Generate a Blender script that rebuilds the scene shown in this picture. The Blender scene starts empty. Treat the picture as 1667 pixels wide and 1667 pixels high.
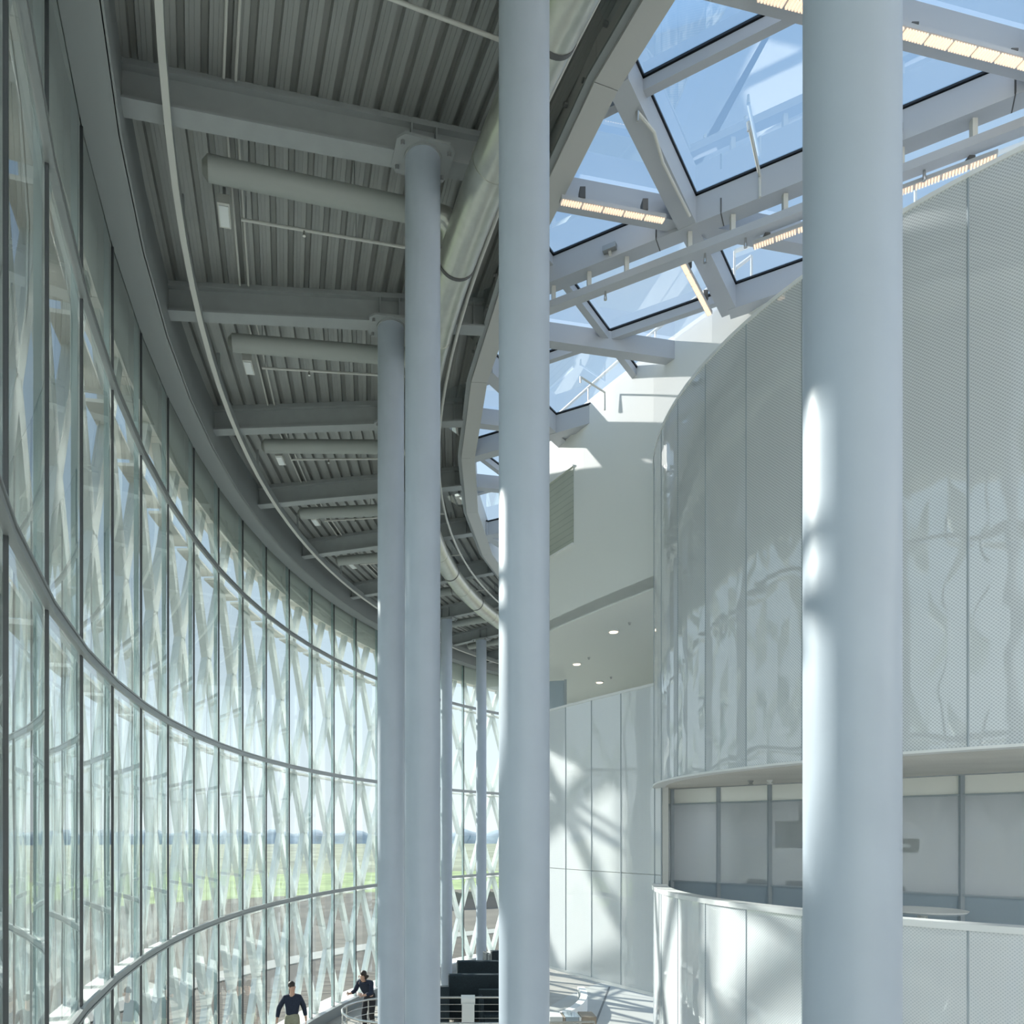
import bpy, bmesh, math, random
from math import sin, cos, radians, pi, sqrt, atan2, hypot
from mathutils import Vector, Matrix
random.seed(7)
SC = bpy.context.scene
COL = SC.collection

# ------------------------------------------------------------------ camera
EYE = 5.15                                   # eye height over the hall floor
F, CXP, Y0 = 1188.0, 714.0, 1358.5           # focal length and principal point for a 1667 px frame
cam = bpy.data.cameras.new('camera')
cam.sensor_fit = 'HORIZONTAL'; cam.sensor_width = 36.0
cam.lens = F / 1667.0 * 36.0
cam.shift_x = (833.5 - CXP) / 1667.0         # view camera style shift, verticals stay upright
cam.shift_y = (Y0 - 833.5) / 1667.0
cam.clip_start = 0.05; cam.clip_end = 5000
cam_o = bpy.data.objects.new('camera', cam); COL.objects.link(cam_o)
cam_o.location = (0, 0, EYE); cam_o.rotation_euler = (radians(90), 0, 0)
SC.camera = cam_o

# ------------------------------------------------------------------ light
SKY = 1.0
SUN_AZ, SUN_EL = -47.0, 28.5                 # azimuth from +Y towards +X
w = bpy.data.worlds.new('world'); SC.world = w; w.use_nodes = True
nt = w.node_tree; nt.nodes.clear()
sky = nt.nodes.new('ShaderNodeValToRGB')     # clear hazy sky: pale at the horizon, deeper blue overhead
cr = sky.color_ramp; cr.elements[0].position = 0.0; cr.elements[0].color = (0.90, 0.94, 0.97, 1)
cr.elements[1].position = 1.0; cr.elements[1].color = (0.17, 0.34, 0.62, 1)
for pos_, c_ in ((0.10, (0.80, 0.88, 0.95)), (0.40, (0.55, 0.72, 0.90)), (0.70, (0.29, 0.49, 0.77))):
    e_ = cr.elements.new(pos_); e_.color = (*c_, 1)
tc = nt.nodes.new('ShaderNodeTexCoord')
mp = nt.nodes.new('ShaderNodeMapping'); mp.inputs['Scale'].default_value = (1.0, 1.0, 2.2)
mp.inputs['Rotation'].default_value = (0.2, 0.35, 0.5)
nz = nt.nodes.new('ShaderNodeTexNoise'); nz.inputs['Scale'].default_value = 2.2
nz.inputs['Detail'].default_value = 7; nz.inputs['Roughness'].default_value = 0.55
nz.inputs['Distortion'].default_value = 0.6
rp = nt.nodes.new('ShaderNodeValToRGB')
rp.color_ramp.elements[0].position = 0.46; rp.color_ramp.elements[0].color = (0, 0, 0, 1)
rp.color_ramp.elements[1].position = 0.80; rp.color_ramp.elements[1].color = (0.5, 0.5, 0.5, 1)
mixc = nt.nodes.new('ShaderNodeMix'); mixc.data_type = 'RGBA'
mixc.inputs[7].default_value = (0.85, 0.89, 0.93, 1)
bg = nt.nodes.new('ShaderNodeBackground'); bg.inputs['Strength'].default_value = SKY
wo = nt.nodes.new('ShaderNodeOutputWorld')
nt.links.new(tc.outputs['Generated'], mp.inputs['Vector']); nt.links.new(mp.outputs[0], nz.inputs['Vector'])
nt.links.new(nz.outputs[0], rp.inputs[0]); nt.links.new(rp.outputs[0], mixc.inputs[0])
sz = nt.nodes.new('ShaderNodeSeparateXYZ'); nt.links.new(tc.outputs['Generated'], sz.inputs[0]); nt.links.new(sz.outputs[2], sky.inputs[0])
nt.links.new(sky.outputs[0], mixc.inputs[6]); nt.links.new(mixc.outputs[2], bg.inputs[0])
nt.links.new(bg.outputs[0], wo.inputs[0])

sl = bpy.data.lights.new('sun', 'SUN'); sl.energy = 9.0; sl.angle = radians(0.9); sl.color = (1.0, 0.95, 0.88)
so = bpy.data.objects.new('sun', sl); COL.objects.link(so)
sdir = Vector((sin(radians(SUN_AZ)) * cos(radians(SUN_EL)), cos(radians(SUN_AZ)) * cos(radians(SUN_EL)), sin(radians(SUN_EL))))
so.rotation_euler = (-sdir).to_track_quat('-Z', 'Y').to_euler(); so.location = (-30, 40, 40)
vs = SC.view_settings
vs.view_transform = 'Standard'; vs.look = 'None'; vs.gamma = 1.0; vs.use_curve_mapping = False
vs.exposure = 0.28

# ------------------------------------------------------------------ materials
MATS = {}
def pbr(name, col, rough=0.5, metal=0.0, noise=0.0, nscale=6.0, bump=0.0, bscale=40.0, coat=0.0, spec=0.5):
    if name in MATS: return MATS[name]
    m = bpy.data.materials.new(name); m.use_nodes = True; t = m.node_tree
    b = t.nodes['Principled BSDF']
    b.inputs['Base Color'].default_value = (*col, 1); b.inputs['Roughness'].default_value = rough
    b.inputs['Metallic'].default_value = metal; b.inputs['Coat Weight'].default_value = coat
    b.inputs['Specular IOR Level'].default_value = spec
    if noise > 0:
        c = t.nodes.new('ShaderNodeTexCoord'); n = t.nodes.new('ShaderNodeTexNoise')
        n.inputs['Scale'].default_value = nscale; n.inputs['Detail'].default_value = 5
        r = t.nodes.new('ShaderNodeValToRGB')
        r.color_ramp.elements[0].position = 0.3; r.color_ramp.elements[1].position = 0.7
        r.color_ramp.elements[0].color = (*[max(0, k * (1 - noise)) for k in col], 1)
        r.color_ramp.elements[1].color = (*[min(1, k * (1 + noise)) for k in col], 1)
        t.links.new(c.outputs['Object'], n.inputs['Vector']); t.links.new(n.outputs[0], r.inputs[0])
        t.links.new(r.outputs[0], b.inputs['Base Color'])
    if bump > 0:
        c = t.nodes.new('ShaderNodeTexCoord'); n = t.nodes.new('ShaderNodeTexNoise')
        n.inputs['Scale'].default_value = bscale; n.inputs['Detail'].default_value = 3
        bp = t.nodes.new('ShaderNodeBump'); bp.inputs['Strength'].default_value = bump; bp.inputs['Distance'].default_value = 0.01
        t.links.new(c.outputs['Object'], n.inputs['Vector']); t.links.new(n.outputs[0], bp.inputs['Height'])
        t.links.new(bp.outputs[0], b.inputs['Normal'])
    MATS[name] = m; return m

def glass(name, tint, refl=1.0, ior=1.5, rough=0.0, wave=0.0, wscale=0.8):
    m = bpy.data.materials.new(name); m.use_nodes = True; t = m.node_tree; t.nodes.clear()
    o = t.nodes.new('ShaderNodeOutputMaterial'); mx = t.nodes.new('ShaderNodeMixShader')
    tr = t.nodes.new('ShaderNodeBsdfTransparent'); tr.inputs[0].default_value = (*tint, 1)
    gl = t.nodes.new('ShaderNodeBsdfGlossy'); gl.inputs['Roughness'].default_value = rough
    gl.inputs['Color'].default_value = (0.97, 1.0, 0.99, 1)
    fr = t.nodes.new('ShaderNodeFresnel'); fr.inputs[0].default_value = ior
    mu = t.nodes.new('ShaderNodeMath'); mu.operation = 'MULTIPLY'; mu.inputs[1].default_value = refl; mu.use_clamp = True
    if wave > 0:
        c = t.nodes.new('ShaderNodeTexCoord'); n = t.nodes.new('ShaderNodeTexNoise')
        n.inputs['Scale'].default_value = wscale; n.inputs['Detail'].default_value = 1
        bp = t.nodes.new('ShaderNodeBump'); bp.inputs['Strength'].default_value = wave; bp.inputs['Distance'].default_value = 0.02
        t.links.new(c.outputs['Object'], n.inputs['Vector']); t.links.new(n.outputs[0], bp.inputs['Height'])
        t.links.new(bp.outputs[0], gl.inputs['Normal'])
    t.links.new(fr.outputs[0], mu.inputs[0]); t.links.new(mu.outputs[0], mx.inputs[0])
    t.links.new(tr.outputs[0], mx.inputs[1]); t.links.new(gl.outputs[0], mx.inputs[2])
    t.links.new(mx.outputs[0], o.inputs[0])
    MATS[name] = m; return m

def emit(name, col, strength):
    m = bpy.data.materials.new(name); m.use_nodes = True; t = m.node_tree
    b = t.nodes['Principled BSDF']; b.inputs['Base Color'].default_value = (*col, 1)
    b.inputs['Emission Color'].default_value = (*col, 1); b.inputs['Emission Strength'].default_value = strength
    MATS[name] = m; return m

def dotted(name, light, dark, pitch, thr, rough, coat, wave, wscale):
    """glass-faced perforated sheet: staggered dots in metres of surface, slightly wavy gloss"""
    m = bpy.data.materials.new(name); m.use_nodes = True; t = m.node_tree; L = t.links
    b = t.nodes['Principled BSDF']; b.inputs['Roughness'].default_value = rough
    b.inputs['Coat Weight'].default_value = coat; b.inputs['Coat Roughness'].default_value = 0.02
    b.inputs['Coat IOR'].default_value = 2.0
    uv = t.nodes.new('ShaderNodeUVMap'); sp = t.nodes.new('ShaderNodeSeparateXYZ'); L.new(uv.outputs[0], sp.inputs[0])
    s = []
    for k in (0, 1):
        mu = t.nodes.new('ShaderNodeMath'); mu.operation = 'MULTIPLY'; mu.inputs[1].default_value = 2 * pi / pitch
        sn = t.nodes.new('ShaderNodeMath'); sn.operation = 'SINE'
        L.new(sp.outputs[k], mu.inputs[0]); L.new(mu.outputs[0], sn.inputs[0]); s.append(sn)
    pr = t.nodes.new('ShaderNodeMath'); pr.operation = 'MULTIPLY'
    L.new(s[0].outputs[0], pr.inputs[0]); L.new(s[1].outputs[0], pr.inputs[1])
    gt = t.nodes.new('ShaderNodeMath'); gt.operation = 'GREATER_THAN'; gt.inputs[1].default_value = thr
    L.new(pr.outputs[0], gt.inputs[0])
    mx = t.nodes.new('ShaderNodeMix'); mx.data_type = 'RGBA'
    mx.inputs[6].default_value = (*light, 1); mx.inputs[7].default_value = (*dark, 1)
    L.new(gt.outputs[0], mx.inputs[0]); L.new(mx.outputs[2], b.inputs['Base Color'])
    n = t.nodes.new('ShaderNodeTexNoise'); n.inputs['Scale'].default_value = wscale; n.inputs['Detail'].default_value = 1
    c = t.nodes.new('ShaderNodeTexCoord'); L.new(c.outputs['Object'], n.inputs['Vector'])
    bp = t.nodes.new('ShaderNodeBump'); bp.inputs['Strength'].default_value = wave; bp.inputs['Distance'].default_value = 0.03
    L.new(n.outputs[0], bp.inputs['Height']); L.new(bp.outputs[0], b.inputs['Coat Normal'])
    MATS[name] = m; return m

def stripes(name, a, c2, scale, axis, rough, metal=0.0, width=0.5):
    m = bpy.data.materials.new(name); m.use_nodes = True; t = m.node_tree; L = t.links
    b = t.nodes['Principled BSDF']; b.inputs['Roughness'].default_value = rough; b.inputs['Metallic'].default_value = metal
    c = t.nodes.new('ShaderNodeTexCoord'); sp = t.nodes.new('ShaderNodeSeparateXYZ'); L.new(c.outputs['Object'], sp.inputs[0])
    mu = t.nodes.new('ShaderNodeMath'); mu.operation = 'MULTIPLY'; mu.inputs[1].default_value = scale
    fr = t.nodes.new('ShaderNodeMath'); fr.operation = 'FRACT'; L.new(sp.outputs[axis], mu.inputs[0]); L.new(mu.outputs[0], fr.inputs[0])
    lt = t.nodes.new('ShaderNodeMath'); lt.operation = 'LESS_THAN'; lt.inputs[1].default_value = width; L.new(fr.outputs[0], lt.inputs[0])
    mx = t.nodes.new('ShaderNodeMix'); mx.data_type = 'RGBA'
    mx.inputs[6].default_value = (*a, 1); mx.inputs[7].default_value = (*c2, 1)
    L.new(lt.outputs[0], mx.inputs[0])
    n = t.nodes.new('ShaderNodeTexNoise'); n.inputs['Scale'].default_value = 1.3; n.inputs['Detail'].default_value = 6
    m2 = t.nodes.new('ShaderNodeMix'); m2.data_type = 'RGBA'; m2.blend_type = 'MULTIPLY'; m2.inputs[0].default_value = 0.35
    L.new(c.outputs['Object'], n.inputs['Vector']); L.new(mx.outputs[2], m2.inputs[6]); L.new(n.outputs[0], m2.inputs[7])
    L.new(m2.outputs[2], b.inputs['Base Color'])
    MATS[name] = m; return m

col_paint = pbr('column_paint', (0.41, 0.46, 0.53), 0.42, noise=0.03, nscale=3)
beam_paint = pbr('beam_paint', (0.32, 0.34, 0.34), 0.5, noise=0.04)
deck_paint = pbr('deck_paint', (0.33, 0.34, 0.325), 0.45, metal=0.25, noise=0.05, nscale=2)
fascia_paint = pbr('fascia_paint', (0.28, 0.30, 0.30), 0.5)
ring_paint = pbr('ring_paint', (0.50, 0.50, 0.48), 0.5)
rail_paint = pbr('rail_paint', (0.60, 0.60, 0.56), 0.45)
galv = pbr('galvanised_duct', (0.55, 0.56, 0.51), 0.30, metal=0.75, noise=0.06, nscale=9)
duct_paint = pbr('painted_duct', (0.33, 0.35, 0.33), 0.5)
seam_dark = pbr('seam_dark', (0.10, 0.10, 0.10), 0.5)
sky_steel = pbr('skylight_steel', (0.46, 0.48, 0.51), 0.45)
gasket = pbr('black_gasket', (0.012, 0.015, 0.02), 0.4)
mullion_dark = pbr('mullion_dark', (0.05, 0.055, 0.06), 0.35)
fin_teal = pbr('fin_glass_teal', (0.36, 0.47, 0.48), 0.25)
transom_m = pbr('transom_alu', (0.34, 0.36, 0.36), 0.35, metal=0.3)
lattice_m = pbr('lattice_paint', (0.68, 0.715, 0.70), 0.5, noise=0.04)
ledge_m = pbr('ledge_white', (0.80, 0.79, 0.75), 0.6)
white_wall = pbr('white_plaster', (0.80, 0.81, 0.79), 0.7, bump=0.03, bscale=120)
white_trim = pbr('white_trim', (0.82, 0.83, 0.83), 0.35)
soffit_w = pbr('soffit_white', (0.80, 0.82, 0.79), 0.7)
green_grey = pbr('green_grey_panel', (0.52, 0.55, 0.48), 0.55)
joint_m = pbr('panel_joint', (0.34, 0.39, 0.43), 0.4)
inner_dim = pbr('office_wall', (0.62, 0.64, 0.64), 0.7)
inner_floor = pbr('office_floor', (0.22, 0.25, 0.28), 0.7)
dark_item = pbr('office_dark', (0.06, 0.075, 0.09), 0.4)
spandrel = pbr('spandrel_blue', (0.33, 0.40, 0.46), 0.2, coat=0.6)
frit = pbr('frit_pale', (0.88, 0.89, 0.86), 0.25, coat=0.6)
steel = pbr('brushed_steel', (0.62, 0.61, 0.58), 0.25, metal=1.0)
bolt_m = pbr('bolt_grey', (0.35, 0.36, 0.36), 0.4, metal=0.6)
plastic_w = pbr('white_plastic', (0.82, 0.83, 0.82), 0.35)
sofa_m = pbr('dark_teal_fabric', (0.012, 0.024, 0.032), 0.8, noise=0.3, nscale=30)
sofa_p = pbr('piping_fabric', (0.10, 0.14, 0.16), 0.7)
floor_m = pbr('hall_floor', (0.40, 0.37, 0.33), 0.45, noise=0.12, nscale=1.5)
floor_pale = pbr('pale_terrazzo', (0.46, 0.455, 0.43), 0.5, noise=0.03, nscale=2)
timber = stripes('timber_deck', (0.095, 0.075, 0.055), (0.015, 0.012, 0.01), 3.2, 1, 0.75, width=0.16)
brown_m = pbr('brown_panel', (0.36, 0.30, 0.24), 0.6, noise=0.1)
field_m = pbr('field', (0.25, 0.26, 0.18), 0.95, noise=0.35, nscale=0.05)
green_m = pbr('grass', (0.27, 0.34, 0.14), 0.9, noise=0.3, nscale=0.3)
earth_m = pbr('earth', (0.13, 0.115, 0.09), 0.95, noise=0.3, nscale=0.4)
path_m = pbr('white_path', (0.33, 0.325, 0.30), 0.8)
tree_m = pbr('haze_tinted_trees', (0.26, 0.32, 0.36), 0.95, noise=0.25, nscale=0.1)  # bluish grey: distance haze is put into the tree colour
fence_m = pbr('dark_fence', (0.13, 0.115, 0.095), 0.8)
skin_m = pbr('skin', (0.56, 0.34, 0.25), 0.55)
navy = pbr('navy_wool', (0.018, 0.026, 0.050), 0.85, noise=0.2, nscale=40)
khaki = pbr('khaki_cotton', (0.30, 0.30, 0.22), 0.85, noise=0.1, nscale=30)
black_c = pbr('black_cloth', (0.02, 0.02, 0.025), 0.8)
hair_m = pbr('dark_hair', (0.035, 0.025, 0.02), 0.6)
shoe_m = pbr('shoe', (0.03, 0.025, 0.02), 0.5)
eye_w = pbr('eye', (0.05, 0.04, 0.035), 0.3)
facade_glass = glass('facade_glass', (0.87, 0.945, 0.935), 1.6, 1.5, wave=0.05, wscale=0.9)
roof_glass = glass('roof_glass', (0.93, 0.97, 1.0), 0.35, 1.45, wave=0.05)
def fritted(name, tint, refl, amount, col):
    m = glass(name, tint, refl, 1.5, wave=0.35, wscale=1.3); t = m.node_tree
    d = t.nodes.new('ShaderNodeBsdfDiffuse'); d.inputs[0].default_value = (*col, 1); x = t.nodes.new('ShaderNodeMixShader'); x.inputs[0].default_value = amount
    old = [n for n in t.nodes if n.type == 'MIX_SHADER' and n != x][0]; tr = [n for n in t.nodes if n.type == 'BSDF_TRANSPARENT'][0]
    t.links.new(tr.outputs[0], x.inputs[1]); t.links.new(d.outputs[0], x.inputs[2]); t.links.new(x.outputs[0], old.inputs[1]); return m
ribbon_glass = fritted('ribbon_glass', (0.80, 0.84, 0.87), 0.8, 0.42, (0.80, 0.84, 0.87))
led_m = emit('led_warm', (1.0, 0.77, 0.58), 0.62)
lamp_m = emit('downlight_glow', (1.0, 0.80, 0.55), 3.0)
flood_m = pbr('flood_lens', (0.75, 0.78, 0.78), 0.1)
perf_up = dotted('perforated_glazed_sheet', (0.70, 0.73, 0.75), (0.46, 0.49, 0.52), 0.030, 0.10, 0.45, 1.0, 0.35, 1.6)
perf_wall = dotted('perforated_white_sheet', (0.74, 0.76, 0.78), (0.56, 0.60, 0.63), 0.030, 0.25, 0.5, 0.8, 0.30, 1.2)
perf_soffit = stripes('lined_soffit', (0.90, 0.88, 0.82), (0.72, 0.70, 0.65), 22.0, 0, 0.7, width=0.35)
louver_m = stripes('louvred_green_grey', (0.55, 0.58, 0.50), (0.44, 0.47, 0.41), 9.0, 2, 0.6, width=0.15)

# ------------------------------------------------------------------ mesh helpers
class MB:
    def __init__(s): s.v = []; s.f = []; s.uv = None
    def add(s, vs, fs):
        o = len(s.v); s.v += [tuple(p) for p in vs]; s.f += [tuple(i + o for i in f) for f in fs]; return s
    def hexa(s, b, t):                       # bottom quad, top quad (same winding, ccw from above)
        return s.add(list(b) + list(t), [(3, 2, 1, 0), (4, 5, 6, 7), (0, 1, 5, 4), (1, 2, 6, 5), (2, 3, 7, 6), (3, 0, 4, 7)])
    def box(s, x0, x1, y0, y1, z0, z1):
        return s.hexa([(x0, y0, z0), (x1, y0, z0), (x1, y1, z0), (x0, y1, z0)], [(x0, y0, z1), (x1, y0, z1), (x1, y1, z1), (x0, y1, z1)])
    def bar(s, a, b, wd, ht, up=(0, 0, 1)):   # rectangular bar from a to b; ht measured along up
        a, b = Vector(a), Vector(b); d = (b - a).normalized(); u = Vector(up)
        if abs(d.dot(u)) > 0.99: u = Vector((1, 0, 0))
        r = d.cross(u).normalized(); u = r.cross(d).normalized()
        q = lambda p: [p - r * wd / 2 - u * ht / 2, p + r * wd / 2 - u * ht / 2, p + r * wd / 2 + u * ht / 2, p - r * wd / 2 + u * ht / 2]
        return s.add(q(a) + q(b), [(0, 1, 2, 3), (7, 6, 5, 4), (0, 4, 5, 1), (1, 5, 6, 2), (2, 6, 7, 3), (3, 7, 4, 0)])
    def tube(s, pts, r, n=12, caps=True):
        pts = [Vector(p) for p in pts]; rs = r if isinstance(r, (list, tuple)) else [r] * len(pts)
        o = len(s.v); prev = None
        for i, p in enumerate(pts):
            d = (pts[min(i + 1, len(pts) - 1)] - pts[max(i - 1, 0)]).normalized()
            if prev is None:
                u = Vector((0, 0, 1)) if abs(d.z) < 0.9 else Vector((1, 0, 0))
            else: u = prev
            a = d.cross(u).normalized(); u = a.cross(d).normalized(); prev = u
            for k in range(n):
                t = 2 * pi * k / n; s.v.append(tuple(p + (a * cos(t) + u * sin(t)) * rs[i]))
        for i in range(len(pts) - 1):
            for k in range(n):
                k2 = (k + 1) % n
                s.f.append((o + i * n + k, o + i * n + k2, o + (i + 1) * n + k2, o + (i + 1) * n + k))
        if caps:
            s.f.append(tuple(o + k for k in reversed(range(n)))); e = o + (len(pts) - 1) * n
            s.f.append(tuple(e + k for k in range(n)))
        return s
    def sweep(s, path, prof):                # prof: list of (side, z) offsets, path: list of (x,y,z) in near-horizontal run
        P = [Vector(p) for p in path]; n = len(prof); o = len(s.v)
        for i, p in enumerate(P):
            d = P[min(i + 1, len(P) - 1)] - P[max(i - 1, 0)]; d.z = 0; d.normalize(); r = Vector((d.y, -d.x, 0))
            if 0 < i < len(P) - 1:
                d1 = (P[i] - P[i - 1]); d1.z = 0; d1.normalize(); k = 1 / max(0.3, abs(d.dot(d1)))
            else: k = 1
            for (sx, z) in prof: s.v.append(tuple(p + r * sx * k + Vector((0, 0, z))))
        for i in range(len(P) - 1):
            for k in range(n):
                k2 = (k + 1) % n
                s.f.append((o + i * n + k, o + i * n + k2, o + (i + 1) * n + k2, o + (i + 1) * n + k))
        s.f.append(tuple(o + k for k in reversed(range(n)))); e = o + (len(P) - 1) * n
        s.f.append(tuple(e + k for k in range(n)))
        return s
    def ball(s, c, rx, ry, rz, n=12, m=8):
        o = len(s.v); c = Vector(c)
        for i in range(m + 1):
            t = pi * i / m
            for k in range(n):
                a = 2 * pi * k / n; s.v.append((c.x + rx * sin(t) * cos(a), c.y + ry * sin(t) * sin(a), c.z + rz * cos(t)))
        for i in range(m):
            for k in range(n):
                k2 = (k + 1) % n; s.f.append((o + i * n + k, o + (i + 1) * n + k, o + (i + 1) * n + k2, o + i * n + k2))
        return s
    def prism(s, poly, z0, z1):
        n = len(poly); a = sum(poly[i][0] * poly[(i + 1) % n][1] - poly[(i + 1) % n][0] * poly[i][1] for i in range(n))
        if a < 0: poly = poly[::-1]
        vs = [(x, y, z0) for x, y in poly] + [(x, y, z1) for x, y in poly]
        return s.add(vs, [tuple(reversed(range(n))), tuple(range(n, 2 * n))] + [(i, (i + 1) % n, n + (i + 1) % n, n + i) for i in range(n)])
    def mesh(s, name, smooth=False):
        me = bpy.data.meshes.new(name); me.from_pydata(s.v, [], s.f); me.update()
        if smooth:
            bm = bmesh.new(); bm.from_mesh(me); bmesh.ops.remove_doubles(bm, verts=bm.verts, dist=1e-5)
            bmesh.ops.recalc_face_normals(bm, faces=bm.faces); bm.to_mesh(me); bm.free()
            for p in me.polygons: p.use_smooth = True
            try: me.set_sharp_from_angle(angle=radians(40))
            except Exception: pass
        return me
    def build(s, name, mat, parent=None, smooth=False):
        return link(name, s.mesh(name, smooth), mat, parent)

def link(name, me, mat, parent=None):
    if mat is not None and not me.materials: me.materials.append(mat)
    o = bpy.data.objects.new(name, me); COL.objects.link(o)
    if parent is not None:
        o.parent = parent
        o.matrix_parent_inverse = parent.matrix_world.inverted() if parent.type != 'EMPTY' else Matrix.Translation(parent.location).inverted()
    return o
def tag(o, label=None, cat=None, group=None, kind=None):
    if label: o['label'] = label
    if cat: o['category'] = cat
    if group: o['group'] = group
    if kind: o['kind'] = kind
    return o
def thing(name, label, cat, loc=(0, 0, 0), group=None):
    o = bpy.data.objects.new(name, None); COL.objects.link(o); o.location = loc; o.empty_display_size = 0.2
    return tag(o, label, cat, group)
def struct(name, loc=(0, 0, 0), label=None):
    o = bpy.data.objects.new(name, None); COL.objects.link(o); o.location = loc
    return tag(o, label, None, None, 'structure')
def R_(z): return EYE + z                    # height relative to the eye -> world

# ------------------------------------------------------------------ plan of the hall
CX, CY = 20.45, 13.13                        # centre of the round hall
RG, RR_O, RR_I = 24.585, 20.03, 19.78        # glass, skylight ring outer/inner radius
A0, DA = -15.16, 3.297                       # first mullion, mullion pitch (degrees)
def pol(r, a, z=0.0): return (CX - r * cos(radians(a)), CY + r * sin(radians(a)), z)
def mang(i): return A0 + DA * i
Z_TOP, Z_T = R_(6.5), [R_(4.94), R_(1.67), R_(-1.605)]
Z_BASE = R_(-4.86); PANE = 3.272
I0, I1 = -10, 24

# ---------------------------------------------------------------- floor and ground
fl = struct('floor', (CX, CY, 0))
mb = MB(); n = 96
mb.prism([pol(RG - 0.02, a * 360 / n)[:2] for a in range(n)], -0.25, 0.0)
mb.build('floor_slab', floor_m, fl)
# paler floor inside the hall's inner half
pf = MB(); pp = [pol(19.2, a)[:2] for a in range(-60, 61, 4)] + [pol(5, a)[:2] for a in range(60, -61, -10)]
pf.prism(pp, 0.0, 0.012); pf.build('pale_floor', floor_pale, fl)
for (p, q) in [((5.76, 24.6), (4.0, 19.0)), ((7.6, 24.0), (5.6, 18.2)), ((9.3, 22.8), (7.2, 17.2))]:
    mb = MB(); mb.bar((p[0], p[1], 0.014), (q[0], q[1], 0.014), 0.06, 0.006); mb.build('floor_joint', seam_dark, fl)

gr = struct('ground', (0, 0, -0.3))
mb = MB(); mb.box(-2500, 2500, -2500, 2500, -0.9, -0.30); mb.build('field', field_m, gr)
def ring_sector(mb, r0, r1, a0, a1, z0, z1, step=3.0):
    k = max(1, int(abs(a1 - a0) / step)); A = [a0 + (a1 - a0) * i / k for i in range(k + 1)]
    for i in range(k):
        b = [pol(r1, A[i], z0), pol(r0, A[i], z0), pol(r0, A[i + 1], z0), pol(r1, A[i + 1], z0)]
        t = [(x, y, z1) for x, y, _ in b]
        mb.hexa(b, t)
    return mb
ring_sector(MB(), 25.3, 31.0, -70, 100, -0.30, -0.10).build('timber_terrace', timber, gr)
ring_sector(MB(), 31.0, 32.3, -70, 100, -0.30, -0.06).build('white_path', path_m, gr)
ring_sector(MB(), 32.3, 60, -70, 100, -0.30, -0.14).build('earth_strip', earth_m, gr)
ring_sector(MB(), 60, 95, -70, 100, -0.30, -0.20).build('lawn', green_m, gr)

# far tree line and hedge outside
def ridge(name, label, cat, r, h0, h1, mat, a0, a1, seg, depth):
    m = MB(); K = seg; top = []
    for i in range(K + 1):
        a = a0 + (a1 - a0) * i / K
        hh = h0 + (h1 - h0) * (0.5 + 0.28 * sin(i * 0.9) + 0.22 * sin(i * 2.3 + 1) * random.random())
        for rr, z in ((r, -0.6), (r + depth * 0.3, hh * 0.7), (r + depth * 0.5, hh), (r + depth, -0.6)):
            m.v.append(pol(rr, a, z))
    for i in range(K):
        for k in range(3):
            o = i * 4 + k; m.f.append((o, o + 4, o + 5, o + 1))
    o = m.build(name, mat, None, True); tag(o, label, cat, kind='stuff'); return o
ridge('far_treeline', 'haze-tinted grey green line of distant trees on the horizon', 'trees', 420, 4.5, 9.5, tree_m, -70, 110, 420, 40)
ridge('hedge', 'dark clipped hedge beyond the white path outside', 'hedge', 43, 0.85, 1.05, fence_m, 60, 100, 160, 2)

# ---------------------------------------------------------------- glass facade
wf = struct('window_1', pol(RG, 0, 0), 'tall curved glass curtain wall with dark mullions')
for i in range(I0, I1 + 1):
    a = mang(i)
    mb = MB(); c = Vector(pol(RG, a)); nrm = Vector((-cos(radians(a)), sin(radians(a)), 0)); tg = Vector((nrm.y, -nrm.x, 0))
    def vbar(o0, o1, hw, z0, z1):
        b = [c + nrm * o0 - tg * hw, c + nrm * o0 + tg * hw, c + nrm * o1 + tg * hw, c + nrm * o1 - tg * hw]
        return MB().hexa([(p.x, p.y, z0) for p in b], [(p.x, p.y, z1) for p in b])
    mu = vbar(-0.014, 0.012, 0.009, Z_BASE, Z_TOP + 0.4).build('mullion', mullion_dark, wf)
    vbar(0.03, 0.085, 0.018, Z_BASE, Z_TOP + 0.6).build('fin', fin_teal, mu)
rows = [(Z_BASE, Z_T[2]), (Z_T[2], Z_T[1]), (Z_T[1], Z_T[0]), (Z_T[0], Z_TOP + 0.55)]
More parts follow.
